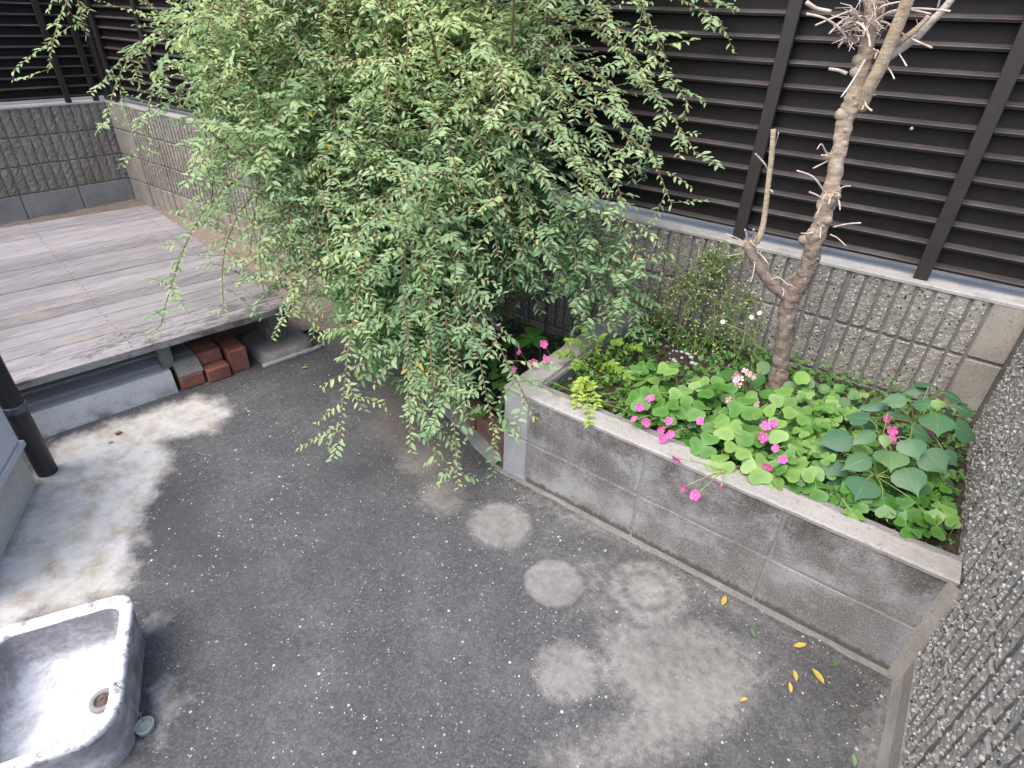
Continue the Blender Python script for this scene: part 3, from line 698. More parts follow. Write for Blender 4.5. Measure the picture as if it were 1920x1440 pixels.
# loose bricks
def loose(name, label, y0, y1, x1, z0, z1, mat, ln=.21, rz=0, grp=None):
    t = MB(); Mx = DM @ Matrix.Rotation(rz, 4, 'Z')
    t.box(y0, y1, x1, x1 + ln, z0, z1, M=Mx, bev=.004); o = t.build(name, mat); tag(o, label, 'brick', grp); return o
G = 'loose bricks under the deck edge'
loose('brick', 'bottom red brick lying beside the curb, under the grey block', .440, .538, .005, 0.001, .058, M['brick'], .22, .01, G)
loose('brick', 'orange red brick in front on the ground, in the middle of the pile', .334, .430, -.006, .001, .062, M['brick'], .21, -.012, G)
loose('brick', 'upper red brick set back on top of the middle brick', .338, .432, .045, .0635, .122, M['brick'], .21, .012, G)
loose('brick', 'tall red brick on edge at the footing end of the pile', .243, .322, .004, .001, .110, M['brick'], .22, .005, G)
t = MB(); 
prof = [(.012, .0595), (.012, .066), (.055, .112), (.065, .117), (.23, .117), (.23, .0595)]
vs = [DM @ V((u, v_, zz)) for u in (.436, .536) for v_, zz in prof]; n = len(prof)
t.add(vs, [tuple(range(n)), tuple(range(2 * n - 1, n - 1, -1))] + [(i, n + i, n + (i + 1) % n, (i + 1) % n) for i in range(n)])
tag(t.build('paving_block', M['footing']), 'grey concrete block with a worn sloping front, on the bottom red brick', 'block')

# ------------------------------------------------------------------ HOUSE CORNER, DOWNPIPE
hd = V((.83, -.56, 0)).normalized(); hn = V((hd.y, -hd.x, 0))      # hn points into the house
HM = Matrix(((hd.x, hn.x, 0, -1.205), (hd.y, hn.y, 0, -1.053), (0, 0, 1, 0), (0, 0, 0, 1)))
hs = thing('house_corner', 'pale sided wall corner of the house with grey sill flashing, beside the black downpipe', 'house', (-1.205, -1.053, 0))
b = MB(); b.box(0, .55, 0, .35, -.03, .155, M=HM, bev=.004); b.build('foundation', M['plaster'], hs)
b = MB(); b.box(-.012, .55, -.022, .35, .156, .178, M=HM, bev=.003); b.build('flashing', M['flashing'], hs)
for k in range(2):
    b = MB(); b.box(-.004, .55, -.012, .35, .179 + k * .2625, .179 + (k + 1) * .2625 - .005, M=HM, bev=.004); b.build('siding_board', M['siding'], hs)
dp = thing('downpipe', 'black rain downpipe with a collar, standing at the house corner', 'pipe', (-1.243, -1.008, 0))
b = MB(); b.lathe([(.031, -.01), (.031, 2.4)], 28, V((-1.243, -1.008, 0))); b.build('pipe', M['pipe'], dp)
b = MB(); b.lathe([(.031, .262), (.0345, .264), (.035, .276), (.037, .279), (.037, .287), (.035, .290), (.031, .291)], 28, V((-1.243, -1.008, 0))); b.build('collar', M['collar'], dp)

# ------------------------------------------------------------------ SINK
sk = thing('mop_sink', 'low worn white mop sink on the concrete in the near left corner', 'sink', (-.22, -1.25, 0))
e1 = V((.872, -.489, 0)).normalized(); e2 = V((-.489, -.872, 0)).normalized(); S0 = V((-.352, -1.080, 0))
def sp_(a, b_, z): return S0 + e1 * a + e2 * b_ + V((0, 0, z))
def rrect(a0, a1, b0, b1, r_, n=7):
    out = []
    for sa, sb, s in ((1, 0, -90), (1, 1, 0), (0, 1, 90), (0, 0, 180)):
        r = r_ * 1.55 if s == -90 else r_; cx = a1 - r if sa else a0 + r; cy = b1 - r if sb else b0 + r
        for i in range(n + 1):
            t = radians(s + 90 * i / n); out.append((cx + r * cos(t), cy + r * sin(t)))
    return out
def ringmesh(loops, mats, name, close_last=False, smooth=True):
    b = MB(); n = len(loops[0][0]); vs = []; fs = []
    for lp, z in loops: vs += [sp_(a + .006 * sin(pi * max(0, min(1, b_ / .34))), b_, z if not callable(z) else z(a, b_)) for a, b_ in lp]
    for q in range(len(loops) - 1):
        for k in range(n): fs.append((q * n + k, q * n + (k + 1) % n, (q + 1) * n + (k + 1) % n, (q + 1) * n + k))
    if close_last: fs.append(tuple((len(loops) - 1) * n + k for k in range(n)))
    b.add(vs, fs, 0, smooth); return b.build(name, mats, sk)
O = lambda d: rrect(d, .375 - d, d, .36 - d, max(.05 - d * .6, .01))
I = lambda d: rrect(.030 + d, .350 - d, .027 + d, .275 - d, max(.036 - d * .25, .012))
ringmesh([(O(.014), -.004), (O(.008), .08), (O(.004), .128)], M['sinkside'], 'outer_side')
ringmesh([(O(.004), .128), (O(0.), .135), (O(0.), .146), (O(.004), .151), (O(.012), .1525), (I(-.010), .1525), (I(-.003), .150), (I(.001), .143)], M['rim'], 'rim')
ringmesh([(I(.001), .143), (I(.006), .10), (I(.014), .060), (I(.024), .042), (I(.045), .036), (I(.075), .034)], M['enamel'], 'basin', True)
DC = sp_(.296, .175, .0365)
DC = atz(194, 1313, .04)
b = MB(); b.lathe([(.0175, -.006), (.018, .004), (.0195, .006), (.0265, .006), (.0285, .003), (.029, -.004)], 28, DC); b.build('drain_ring', M['drain'], sk)
b = MB(); b.lathe([(.0178, .0), (.006, .0005), (.001, .0)], 20, DC); b.lathe([(.005, 0), (.004, .003), (0.001, .004)], 8, DC + V((.002, .003, 0))); b.lathe([(.004, 0), (.003, .003), (.001, .0035)], 8, DC + V((-.006, -.002, 0))); b.build('drain_strainer', M['rust'], sk)
PCt = atz(272, 1362, .012)
b = MB(); b.lathe([(.0001, .0), (.0175, .0), (.0200, .018), (.0195, .0198), (.0175, .0198), (.0165, .012), (.0165, .0105), (.0008, .0105)], 30, PCt - V((0, 0, .012)))
b.lathe([(.0018, .0105), (.0018, .0125), (.0003, .0128)], 8, PCt - V((0, 0, .012))); pl = b.build('plug', M['plug'], sk)
b = MB(); q0 = atz(214, 1283, .153); q1 = atz(236, 1296, .148); q2 = PCt + V((-.009, .003, .008)); rim_pts = [q0, q1]
ch = [q0.lerp(q1, i / 8) + V((0, 0, .002)) for i in range(8)] + [q1.lerp(q2, i / 34) + V((0, 0, -.018 * sin(pi * i / 34))) for i in range(35)]
for p in ch: b.lathe([(.0002, -.0016), (.0016, 0), (.0002, .0016)], 6, p)
b.build('ball_chain', M['chain'], sk)
b = MB(); b.lathe([(.004, 0), (.0035, .005), (.0005, .006)], 8, q0); b.build('chain_stud', M['rim'], sk)
# ------------------------------------------------------------------ PRUNED TREE
def catmull(pts, n=6):
    P = [pts[0]] + list(pts) + [pts[-1]]; out = []
    for i in range(1, len(P) - 2):
        for k in range(n):
            t = k / n; a, b_, c, d = P[i - 1], P[i], P[i + 1], P[i + 2]
            out.append(.5 * ((2 * b_) + (c - a) * t + (2 * a - 5 * b_ + 4 * c - d) * t * t + (3 * b_ - a - 3 * c + d) * t ** 3))
    out.append(P[-2]); return out
def crad(rs, n=6):
    out = []
    for i in range(len(rs) - 1): out += [rs[i] + (rs[i + 1] - rs[i]) * k / n for k in range(n)]
    return out + [rs[-1]]
TY = .60
tr = thing('bare_tree', 'leafless pruned tree with a knobbly pale trunk growing in the planter', 'tree', tuple(aty(1457, 738, TY)))
def TP(x, y, dy=0): return aty(x, y, TY + dy)
trunk = [(1452, 765, .049), (1457, 735, .044), (1462, 690, .0385), (1470, 635, .0365), (1478, 580, .0375), (1490, 548, .0365), (1508, 520, .0345), (1520, 490, .033), (1524, 462, .035), (1530, 440, .037), (1541, 415, .031), (1550, 385, .031),
         (1555, 372, .0335), (1562, 340, .0275), (1570, 300, .0265), (1577, 262, .0265), (1583, 232, .0275), (1594, 205, .030), (1603, 180, .0295), (1612, 150, .0245), (1620, 118, .0235), (1626, 85, .0255), (1634, 50, .029), (1640, 22, .031), (1643, -8, .030), (1648, -60, .025), (1655, -130, .022)]
b = MB(); b.tube(catmull([TP(x, y) for x, y, r in trunk], 12), crad([r * .71 for *_, r in trunk], 12), 24, rough=.26, seed=3)
cl = catmull([TP(x, y) for x, y, r in trunk], 6); cr_ = crad([r * .71 for *_, r in trunk], 6)
for i in range(70):
    k = R.randrange(8, len(cl) - 20); a = R.uniform(0, 6.28); o = V((cos(a), sin(a), R.uniform(-.2, .5))); r = R.uniform(.002, .0058)
    b.tube([cl[k] + o * cr_[k] * .7, cl[k] + o * (cr_[k] + r * .1), cl[k] + o * (cr_[k] + r * R.uniform(.3, .9))], [r * 1.3, r, r * .5], 7, rough=.3, seed=i)
# knots and pruning collars
for x, y, r, dx in ((1520, 450, .018, -20), (1541, 412, .016, 14), (1556, 372, .015, -16), (1558, 368, .015, 14), (1585, 215, .018, -14), (1610, 178, .014, 12), (1560, 295, .012, -13), (1512, 480, .016, 10), (1618, 112, .017, -14), (1612, 135, .016, -14), (1640, 20, .022, -10), (1573, 270, .012, 13), (1480, 590, .012, -16), (1500, 530, .014, 12)):
    c0 = TP(x + dx, y, -.012); d0 = (c0 - TP(x, y)).normalized()
    b.tube([TP(x, y), c0 - d0 * .004, c0 + d0 * r * .25], [r * 1.1, r * .85, r * .5], 9, rough=.35, seed=x)
b.build('trunk', M['bark'], tr)
def branch(name, pts, mat, n=9, rough=.08):
    b = MB(); b.tube(catmull([TP(p[0], p[1], p[3] if len(p) > 3 else 0) for p in pts]), crad([p[2] for p in pts]), n, rough=rough, seed=len(pts)); return b.build(name, mat, tr)
branch('branch', [(1484, 565, .022), (1466, 548, .0185, -.01), (1445, 532, .017, -.02), (1428, 508, .0155, -.03), (1413, 482, .0165, -.03), (1405, 462, .0185, -.03), (1408, 452, .013, -.03)], M['bark'], 12, .14)
branch('branch', [(1408, 458, .013, -.03), (1421, 450, .0098, -.03), (1430, 425, .0085, -.03), (1436, 385, .0078, -.035), (1441, 340, .0075, -.04), (1446, 300, .0075, -.045), (1449, 262, .0073, -.05), (1450, 242, .0072, -.05)], M['shoot'], 9, .06)
branch('branch', [(1615, 205, .013), (1630, 165, .0165, -.02), (1648, 130, .0165, -.03), (1668, 85, .0155, -.04), (1684, 45, .0148, -.05), (1702, 0, .0142, -.06), (1730, -70, .013, -.07)], M['shoot'], 12, .05)
branch('branch', [(1662, 108, .013, -.01), (1690, 90, .0105, .0), (1718, 70, .0095, .0), (1745, 42, .009, .0), (1772, 14, .0085, .0), (1800, -25, .008, .0)], M['pale_branch'], 10, .08)
branch('branch', [(1680, 84, .008, -.02), (1705, 65, .007, -.03), (1725, 48, .0063, -.03), (1742, 30, .006, -.03)], M['shoot'], 8, .05)
TW = [[(1558, 22, .006), (1530, 16, .006), (1512, 4, .007)], [(1588, 72, .0045), (1572, 52, .004), (1545, 34, .0035), (1512, 26, .004)], [(1600, 18, .003), (1565, 32, .003), (1528, 48, .003)], [(1592, 30, .003), (1572, 46, .003), (1554, 64, .003)],
      [(1622, 20, .0025), (1620, 6, .0025), (1617, -8, .002)], [(1637, 30, .003), (1655, 12, .003), (1685, 4, .0025), (1705, 4, .002)], [(1636, 44, .004), (1665, 24, .0035), (1700, 18, .003), (1745, 26, .003)], [(1660, 28, .003), (1700, 17, .003), (1740, 17, .003), (1782, 21, .003)],
      [(1642, 38, .003), (1665, 44, .003), (1690, 62, .003), (1716, 76, .003), (1748, 90, .003)], [(1594, 40, .0035), (1614, 46, .004), (1628, 66, .0035), (1631, 88, .003)], [(1622, 112, .0035), (1606, 140, .003), (1590, 165, .003), (1577, 182, .0025)],
      [(1588, 138, .006), (1572, 132, .005), (1554, 129, .0048)], [(1619, 160, .003), (1621, 182, .003), (1624, 198, .003), (1635, 208, .003)], [(1622, 194, .002), (1616, 206, .002)], [(1660, 122, .0025), (1670, 134, .002), (1677, 148, .002)], [(1684, 98, .0025), (1693, 112, .002), (1700, 124, .0025)],
      [(1708, 84, .002), (1722, 58, .0015), (1718, 36, .001)], [(1557, 292, .003), (1548, 284, .003), (1540, 270, .002), (1532, 280, .0015)], [(1557, 294, .003), (1545, 292, .004), (1541, 291, .003)], [(1556, 300, .003), (1540, 308, .0025), (1524, 316, .0025)],
      [(1546, 362, .003), (1538, 348, .003), (1522, 330, .0028), (1494, 320, .003)], [(1543, 374, .003), (1532, 366, .003), (1517, 360, .004)], [(1542, 374, .002), (1538, 388, .002), (1530, 404, .002)], [(1570, 358, .003), (1582, 350, .002), (1595, 349, .002)], [(1570, 370, .003), (1574, 382, .003), (1575, 394, .002)], [(1558, 370, .0035), (1555, 378, .003), (1554, 382, .003)],
      [(1562, 426, .003), (1588, 420, .0028), (1614, 418, .003)], [(1557, 440, .003), (1570, 446, .002), (1586, 461, .0018)], [(1525, 436, .004), (1512, 438, .003), (1502, 437, .002)], [(1540, 424, .0025), (1538, 436, .0022), (1538, 446, .002)], [(1510, 440, .003), (1517, 430, .002)],
      [(1496, 540, .0028), (1476, 532, .0025), (1460, 520, .0025), (1445, 524, .002)], [(1520, 510, .0025), (1512, 518, .0025), (1508, 524, .002)], [(1466, 538, .002), (1470, 546, .002), (1467, 556, .0015)], [(1404, 464, .003), (1385, 458, .002), (1364, 452, .002)], [(1402, 458, .003), (1385, 448, .002), (1362, 438, .0018)],
      [(1402, 456, .0035), (1400, 442, .003), (1397, 430, .0035)], [(1410, 454, .003), (1413, 440, .003), (1413, 430, .003)], [(1412, 472, .0028), (1425, 476, .0025), (1440, 494, .0025)], [(1416, 490, .003), (1424, 480, .003), (1427, 472, .003)], [(1409, 470, .002), (1415, 490, .002), (1412, 515, .0015), (1407, 530, .001)], [(1442, 322, .0035), (1432, 305, .003), (1416, 288, .003)], [(1450, 282, .002), (1455, 268, .002), (1460, 248, .0025)], [(1443, 355, .003), (1449, 360, .003)], [(1403, 470, .002), (1388, 476, .0015), (1362, 480, .0012)],
      [(1758, 14, .003), (1762, -2, .003), (1760, -15, .003)], [(1660, 100, .0025), (1648, 98, .003), (1638, 92, .0025)], [(1646, 94, .003), (1640, 110, .0025)], [(1632, 178, .002), (1642, 178, .0015)]]
for i, tw in enumerate(TW):
    dd = R.uniform(-.07, -.02)
    b = MB(); b.tube(catmull([TP(x, y, dd * (.4 + k * .35)) for k, (x, y, r) in enumerate(tw)], 4), crad([r * .8 for *_, r in tw], 4), 6, rough=.1, seed=i); b.build('twig', M['twig'], tr)
# tufts of dead rootlets at the old pollard heads
b = MB()
for cx, cy, n, rr in ((1612, 38, 34, 46), (1640, 0, 22, 52), (1598, 80, 16, 28), (1640, 55, 14, 26), (1600, 60, 14, 24), (1560, 372, 8, 16), (1408, 458, 12, 22)):
    for _ in range(n):
        a = R.uniform(0, 2 * pi); l = rr * R.uniform(.5, 1.25); p0 = TP(cx + R.uniform(-10, 10), cy + R.uniform(-10, 10), R.uniform(-.03, .01))
        p2 = TP(cx + l * cos(a) * (1.1 if cos(a) < 0 else .8), cy + l * sin(a) * .8, R.uniform(-.10, .02)); mid = p0.lerp(p2, .55) + V((R.uniform(-.008, .008), R.uniform(-.008, .008), R.uniform(-.004, .012)))
        b.tube([p0, mid, p2], [.0016, .0012, .0007], 4)
b.build('dead_rootlets', M['twig'], tr, 'stuff')

# ------------------------------------------------------------------ BIG ARCHING SHRUB
ROOT = V((-.62, .50, .09))
sh = thing('arching_shrub', 'huge arching shrub with small oval green leaves, spilling over the deck and concrete', 'shrub', tuple(ROOT))
canes = MB(); leaves = []; FLOOR = .03
def lim(p):
    y = min(p.y, .915); z = p.z; x = p.x
    if y > .80 and z < .76: y = min(y, .865)
    dl = (DM.inverted() @ p)
    if dl.x > -.02 and dl.y > -.02 and z < .275: z = .275
    return V((x, y, max(z, .025)))
def grow_leaves(pts, spacing, Ls, tint, skip=0.):
    """alternate leaves along a twig"""
    acc = spacing * R.random(); side = 1
    for i in range(len(pts) - 1):
        a, b_ = pts[i], pts[i + 1]; sl_ = (b_ - a).length
        if sl_ < 1e-5: continue
        t = (b_ - a) / sl_; fr = i / (len(pts) - 1)
        if fr < skip: continue
        while acc < sl_:
            p = a + t * acc; acc += spacing * R.uniform(.75, 1.25); side = -side
            up = V((R.uniform(-.35, .35), R.uniform(-.5, .15), 1)).normalized()
            sv = t.cross(up)
            if sv.length < .1: sv = t.orthogonal()
            sv.normalize()
            d = (sv * side + t * R.uniform(.25, .8) + V((R.uniform(-.3, .3), R.uniform(-.3, .3), R.uniform(-.45, .25)))).normalized()
            L = R.uniform(*Ls) * (1 - .35 * max(0, fr - .6) / .4)
            leaves.append((p, d, up + V((0, -.25, 0)), L, L * R.uniform(.36, .48), 1.2 if R.random() < .004 else min(.88, max(0, tint + R.gauss(0, .08) + (.2 if fr > .85 else 0)))))
        acc -= sl_
def twig(p, d, L, tint, Ls, sag):
    n = 7; pts = []; bend = V((R.uniform(-.3, .3), R.uniform(-.3, .3), 0))
    for i in range(n):
        s = i / (n - 1); pts.append(lim(p + d * (L * s) + bend * (L * s * s * .4) + V((0, 0, -sag * L * s * s))))
    canes.tube(pts, [.0014 - .0008 * i / n for i in range(n)], 4, cap=False)
    grow_leaves(pts, .0105, Ls, tint, .03)
    return pts
def cane(root, via, tip, tint, Ls=(.017, .036), lat=(.09, .24), dens=1., t0=.33, r0=.0075, tv=.55):
    ctrl = (via - root * (1 - tv) ** 2 - tip * tv ** 2) / (2 * tv * (1 - tv)); n = 30; pts = []
    ph = R.uniform(0, 9)
    for i in range(n):
        t = i / (n - 1); q = root * (1 - t) ** 2 + ctrl * (2 * t * (1 - t)) + tip * t * t
        q += V((mnoise.noise(V((t * 4, ph, 0))), mnoise.noise(V((t * 4, ph, 3))), mnoise.noise(V((t * 4, ph, 6))))) * .03 * t
        pts.append(lim(q))
    canes.tube(pts, [r0 * (1 - .8 * i / n) for i in range(n)], 5, cap=False)
    k0 = int(n * t0)
    grow_leaves(pts[k0:], .010, Ls, tint)
    acc = 0; side = 1; step = .042 / dens
    for i in range(k0, n - 1):
        a, b_ = pts[i], pts[i + 1]; t = (b_ - a); l = t.length
        if l < 1e-5: continue
        t = t / l; acc += l
        while acc > step:
            acc -= step; side = -side; fr = i / (n - 1)
            sv = t.cross(V((R.uniform(-.5, .5), R.uniform(-.5, .5), 1)))
            if sv.length < .05: continue
            sv.normalize()
            d = (t * R.uniform(.4, 1.) + sv * side * R.uniform(.5, 1.) + V((R.gauss(0, .3), R.gauss(0, .3), R.uniform(-.1, .7)))).normalized()
            twig(a.lerp(b_, R.random()), d, R.uniform(*lat) * (1.15 - .5 * fr), tint + R.gauss(0, .09), Ls, R.uniform(-.15, .4))
def rt(): return ROOT + V((R.uniform(-.14, .14), R.uniform(-.10, .12), 0))
CN = [  # via px, dist, tip px, dist, tint
 (330, -10, 2.2, 88, 126, 2.12, .62), (420, 60, 2.3, 196, 238, 2.2, .55), (430, 130, 2.3, 272, 282, 2.2, .5), (250, -20, 2.2, 160, 60, 2.15, .75), (480, 200, 2.3, 330, 200, 2.25, .5), (470, 100, 2.3, 240, 150, 2.2, .6),
 (480, 260, 2.35, 395, 430, 2.25, .45), (500, 330, 2.3, 300, 612, 2.12, .5), (520, 360, 2.25, 420, 585, 2.1, .45), (560, 340, 2.2, 500, 560, 2.1, .6), (580, 340, 2.2, 560, 590, 2.05, .62), (560, 300, 2.2, 470, 480, 2.1, .8), (540, 250, 2.3, 400, 330, 2.2, .5), (560, 420, 2.2, 600, 600, 2.1, .4),
 (450, -10, 2.3, 300, -20, 2.2, .7), (560, -80, 2.3, 380, 40, 2.15, .72), (650, -120, 2.2, 520, 60, 2.05, .75), (700, -120, 2.15, 620, 90, 1.95, .72), (780, -120, 2.1, 740, 50, 1.9, .7), (840, -60, 2.1, 820, 80, 1.9, .75), (650, -60, 2.3, 450, 100, 2.1, .65), (600, 0, 2.3, 400, 180, 2.15, .62),
 (940, 40, 2.1, 1362, 44, 1.93, .55), (980, 20, 2.08, 1335, 8, 1.93, .6), (1000, 60, 2.06, 1312, 290, 1.90, .55), (1040, 80, 2.04, 1290, 200, 1.92, .52), (1040, 140, 2.02, 1255, 378, 1.90, .5), (1020, 180, 2.02, 1180, 430, 1.88, .52), (990, 230, 2.02, 1215, 520, 1.93, .42), (960, 210, 2.0, 1110, 400, 1.88, .6), (1060, 10, 2.05, 1250, 120, 1.9, .6), (960, 300, 2.05, 1100, 560, 1.95, .35), (980, 330, 2.05, 1180, 560, 1.98, .35), (920, 300, 2.0, 1040, 500, 1.92, .42), (1010, 20, 2.05, 1200, 160, 1.9, .6), (920, -40, 2.05, 1040, 150, 1.88, .65), (960, 130, 2.0, 1200, 300, 1.9, .55),
 (810, 250, 1.95, 862, 922, 1.88, .45), (770, 300, 1.95, 770, 830, 1.88, .42), (830, 350, 1.95, 930, 830, 1.87, .4), (800, 420, 1.95, 1000, 785, 1.84, .42), (740, 380, 1.98, 640, 826, 1.93, .62), (760, 420, 1.95, 790, 790, 1.9, .42), (810, 400, 1.92, 820, 870, 1.87, .42), (740, 350, 2.0, 700, 690, 1.98, .4), (700, 380, 2.05, 650, 650, 2.05, .45), (780, 380, 1.95, 830, 760, 1.9, .5),
 (700, 360, 2.05, 680, 560, 2.0, .75), (640, 300, 2.1, 590, 540, 2.05, .6), (840, 300, 1.95, 860, 700, 1.9, .42), (840, 280, 1.95, 870, 560, 1.88, .6), (900, 320, 1.98, 960, 540, 1.96, .3), (880, 350, 1.98, 1010, 540, 1.98, .35), (900, 250, 1.95, 1010, 480, 1.88, .5), (840, 200, 1.9, 960, 440, 1.85, .6)]
for vx, vy, vd, tx, ty, td, tint in CN: cane(rt(), atd(vx, vy, vd), atd(tx, ty, td), tint + .12)
for _ in range(9):
    tx, ty = R.uniform(1060, 1190), R.uniform(570, 645); cane(rt(), atd(tx - 70, ty - 150, 2.1), atd(tx, ty, 2.06), R.uniform(.3, .5), (.02, .034), (.07, .15), 1., .5, .004)
hand_n = len(leaves)
R2 = random.Random(11); n_fill = 0
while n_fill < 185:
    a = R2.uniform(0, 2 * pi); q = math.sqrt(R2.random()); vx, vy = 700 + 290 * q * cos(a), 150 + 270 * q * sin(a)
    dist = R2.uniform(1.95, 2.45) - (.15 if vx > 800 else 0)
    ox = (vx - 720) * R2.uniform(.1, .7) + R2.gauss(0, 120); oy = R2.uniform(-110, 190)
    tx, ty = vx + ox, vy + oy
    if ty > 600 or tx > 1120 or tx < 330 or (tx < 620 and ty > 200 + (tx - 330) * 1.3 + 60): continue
    tn = .84 - .40 * max(0, min(1, (ty - 120) / 480)) + R2.gauss(0, .12)  # tips tinted paler high, darker low: crown's light painted into leaf colour
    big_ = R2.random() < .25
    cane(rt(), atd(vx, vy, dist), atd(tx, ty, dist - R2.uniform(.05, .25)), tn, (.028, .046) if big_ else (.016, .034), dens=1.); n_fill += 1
for _ in range(50):   # short inner shoots, tinted dark to paint shade into the heart
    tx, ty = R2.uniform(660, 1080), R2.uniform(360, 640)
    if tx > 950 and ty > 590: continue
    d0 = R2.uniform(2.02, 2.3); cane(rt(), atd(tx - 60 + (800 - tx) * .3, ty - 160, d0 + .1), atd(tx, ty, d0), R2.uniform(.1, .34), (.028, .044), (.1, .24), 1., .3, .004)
LEFT = [(400, 90), (345, 240), (430, 420), (470, 545), (560, 600), (640, 570), (640, 260), (560, 60)]
k_ = 0
while k_ < 44:
    tx, ty = R2.uniform(340, 640), R2.uniform(60, 600)
    if sd_poly((tx, ty), LEFT) < 0: continue
    k_ += 1; d0 = R2.uniform(2.12, 2.4)
    cane(rt(), atd(tx + 90 + R2.gauss(0, 40), ty - R2.uniform(60, 190), d0 + .1), atd(tx, ty, d0), R2.uniform(.35, .8), (.020, .038), (.08, .2), 1., .4, .004)
LOW = [(640, 560), (640, 690), (720, 700), (770, 690), (840, 800), (868, 700), (872, 590), (1000, 565), (1090, 560), (1110, 520), (800, 500)]
k_ = 0
while k_ < 60:
    tx, ty = R2.uniform(630, 1120), R2.uniform(540, 810)
    if sd_poly((tx, ty), LOW) < 0: continue
    k_ += 1; d0 = 2.06 - (ty - 550) * .0006 + R2.uniform(-.06, .12)
    cane(rt(), atd(tx + (800 - tx) * .25 + R2.gauss(0, 30), ty - R2.uniform(110, 220), d0 + .12), atd(tx, ty, d0), R2.uniform(.15, .5), (.024, .040), (.08, .18), 1., .35, .004)
canes.build('canes', M['cane'], sh)
# the leaves that show largest are parts of their own; the rest is one part
def score(l): return l[3] / max(.5, (l[0] - CAM_POS).length) 
order = sorted(range(hand_n), key=lambda i: -score(leaves[i]) * (1 + .5 * ((i * 7919) % 100) / 100))
own = set(order[:300])
LV = []
for k in range(10):
    b = MB(); b.tint = .22 + .07 * k; wd = .40 + .02 * (k % 5); fo = .2 + .05 * (k % 4); cu = .1 + .05 * (k % 3)
    vs = []; fs = []; prof = [(0, .0), (.14, .55), (.36, .98), (.6, .92), (.82, .55), (1., .0)]
    for s, h in prof:
        vs += [V((s, -wd / 2 * h, fo * wd / 2 * h - cu * s * s)), V((s, 0, -cu * s * s)), V((s, wd / 2 * h, fo * wd / 2 * h - cu * s * s))]
    for i in range(5):
        for j in range(2): fs.append((i * 3 + j, i * 3 + 3 + j, i * 3 + 4 + j, i * 3 + 1 + j))
    b.add(vs, fs, 0, True); LV.append(b.mesh('leaf', M['leaf']))
def basis(p, d, nrm, L, loc):
    sd_ = nrm.cross(d).normalized() if nrm.cross(d).length > 1e-4 else d.orthogonal().normalized(); n = d.cross(sd_)
    return Matrix(((d.x * L, sd_.x * L, n.x * L, p.x - loc.x), (d.y * L, sd_.y * L, n.y * L, p.y - loc.y), (d.z * L, sd_.z * L, n.z * L, p.z - loc.z), (0, 0, 0, 1)))
fol = MB()
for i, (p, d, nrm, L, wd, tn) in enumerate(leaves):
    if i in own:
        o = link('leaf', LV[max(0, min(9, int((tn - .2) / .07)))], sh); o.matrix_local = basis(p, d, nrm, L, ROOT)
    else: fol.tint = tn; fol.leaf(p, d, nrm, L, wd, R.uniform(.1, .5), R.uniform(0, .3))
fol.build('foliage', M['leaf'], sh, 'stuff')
print('shrub leaves', len(leaves))

# ------------------------------------------------------------------ WOOD SORREL
def leaflet(b, c, d, n, L, fold=.25, m=0):
    """broad notched heart leaflet"""
    s = n.cross(d).normalized(); vs = [c]
    prof = [(.22, .36), (.50, .62), (.80, .62), (1.0, .38), (.93, 0)]
    for sg in (1, -1):
        pass
    rim_ = [(x, y) for x, y in prof[:-1]] + [prof[-1]] + [(x, -y) for x, y in prof[-2::-1]]
    for x, y in rim_: vs.append(c + d * (x * L) + s * (y * L * 1.02) + n * (fold * abs(y) * L * .6 - .10 * x * x * L))
    vs.append(c + d * (.55 * L) - n * (.03 * L)); k = len(vs) - 1; N = len(rim_)
    fs = [(0, 1, k)] + [(i, i + 1, k) for i in range(1, N)] + [(N, 0, k)]
    o_ = len(b.v); b.add(vs, fs, m, True); b.t[o_] += .22; b.t[o_ + k] -= .10
    for i in range(1, N + 1): b.t[o_ + i] += .10
    b.t[o_ + (N + 1) // 2] += .1
def trifol(b, c, n, az, L, fold=.25):
    n = n.normalized(); x = V((cos(az), sin(az), 0)); x = (x - n * x.dot(n)).normalized(); y = n.cross(x)
    for k in range(3):
        a = 2 * pi * k / 3 + R.uniform(-.12, .12); d = (x * cos(a) + y * sin(a) + n * R.uniform(-.12, .16)).normalized(); n2 = (n + V((R.gauss(0, .16), R.gauss(0, .16), 0))).normalized(); d = (d - V((0, 0, R.uniform(0, .3)))).normalized(); nn = (n2 - d * n2.dot(d)).normalized()
        leaflet(b, c, d, nn, L * R.uniform(.9, 1.08), fold * R.uniform(.3, 1.3))
def sorrel_leaf(t, c, root, L, tint, n=None):
    b = MB(); b.tint = tint
    n = n or V((R.gauss(-.05, .22), R.gauss(-.35, .22), 1)); trifol(b, c, n, R.uniform(0, 6.28), L)
    mid = root.lerp(c, .6) + V((R.uniform(-.02, .02), R.uniform(-.02, .02), .03)); b.tube([root, mid, c - n.normalized() * .001], [.0013, .0012, .0010], 4, 1)
    return b.build('leaf', [M['oxalis'], M['stem']], t)
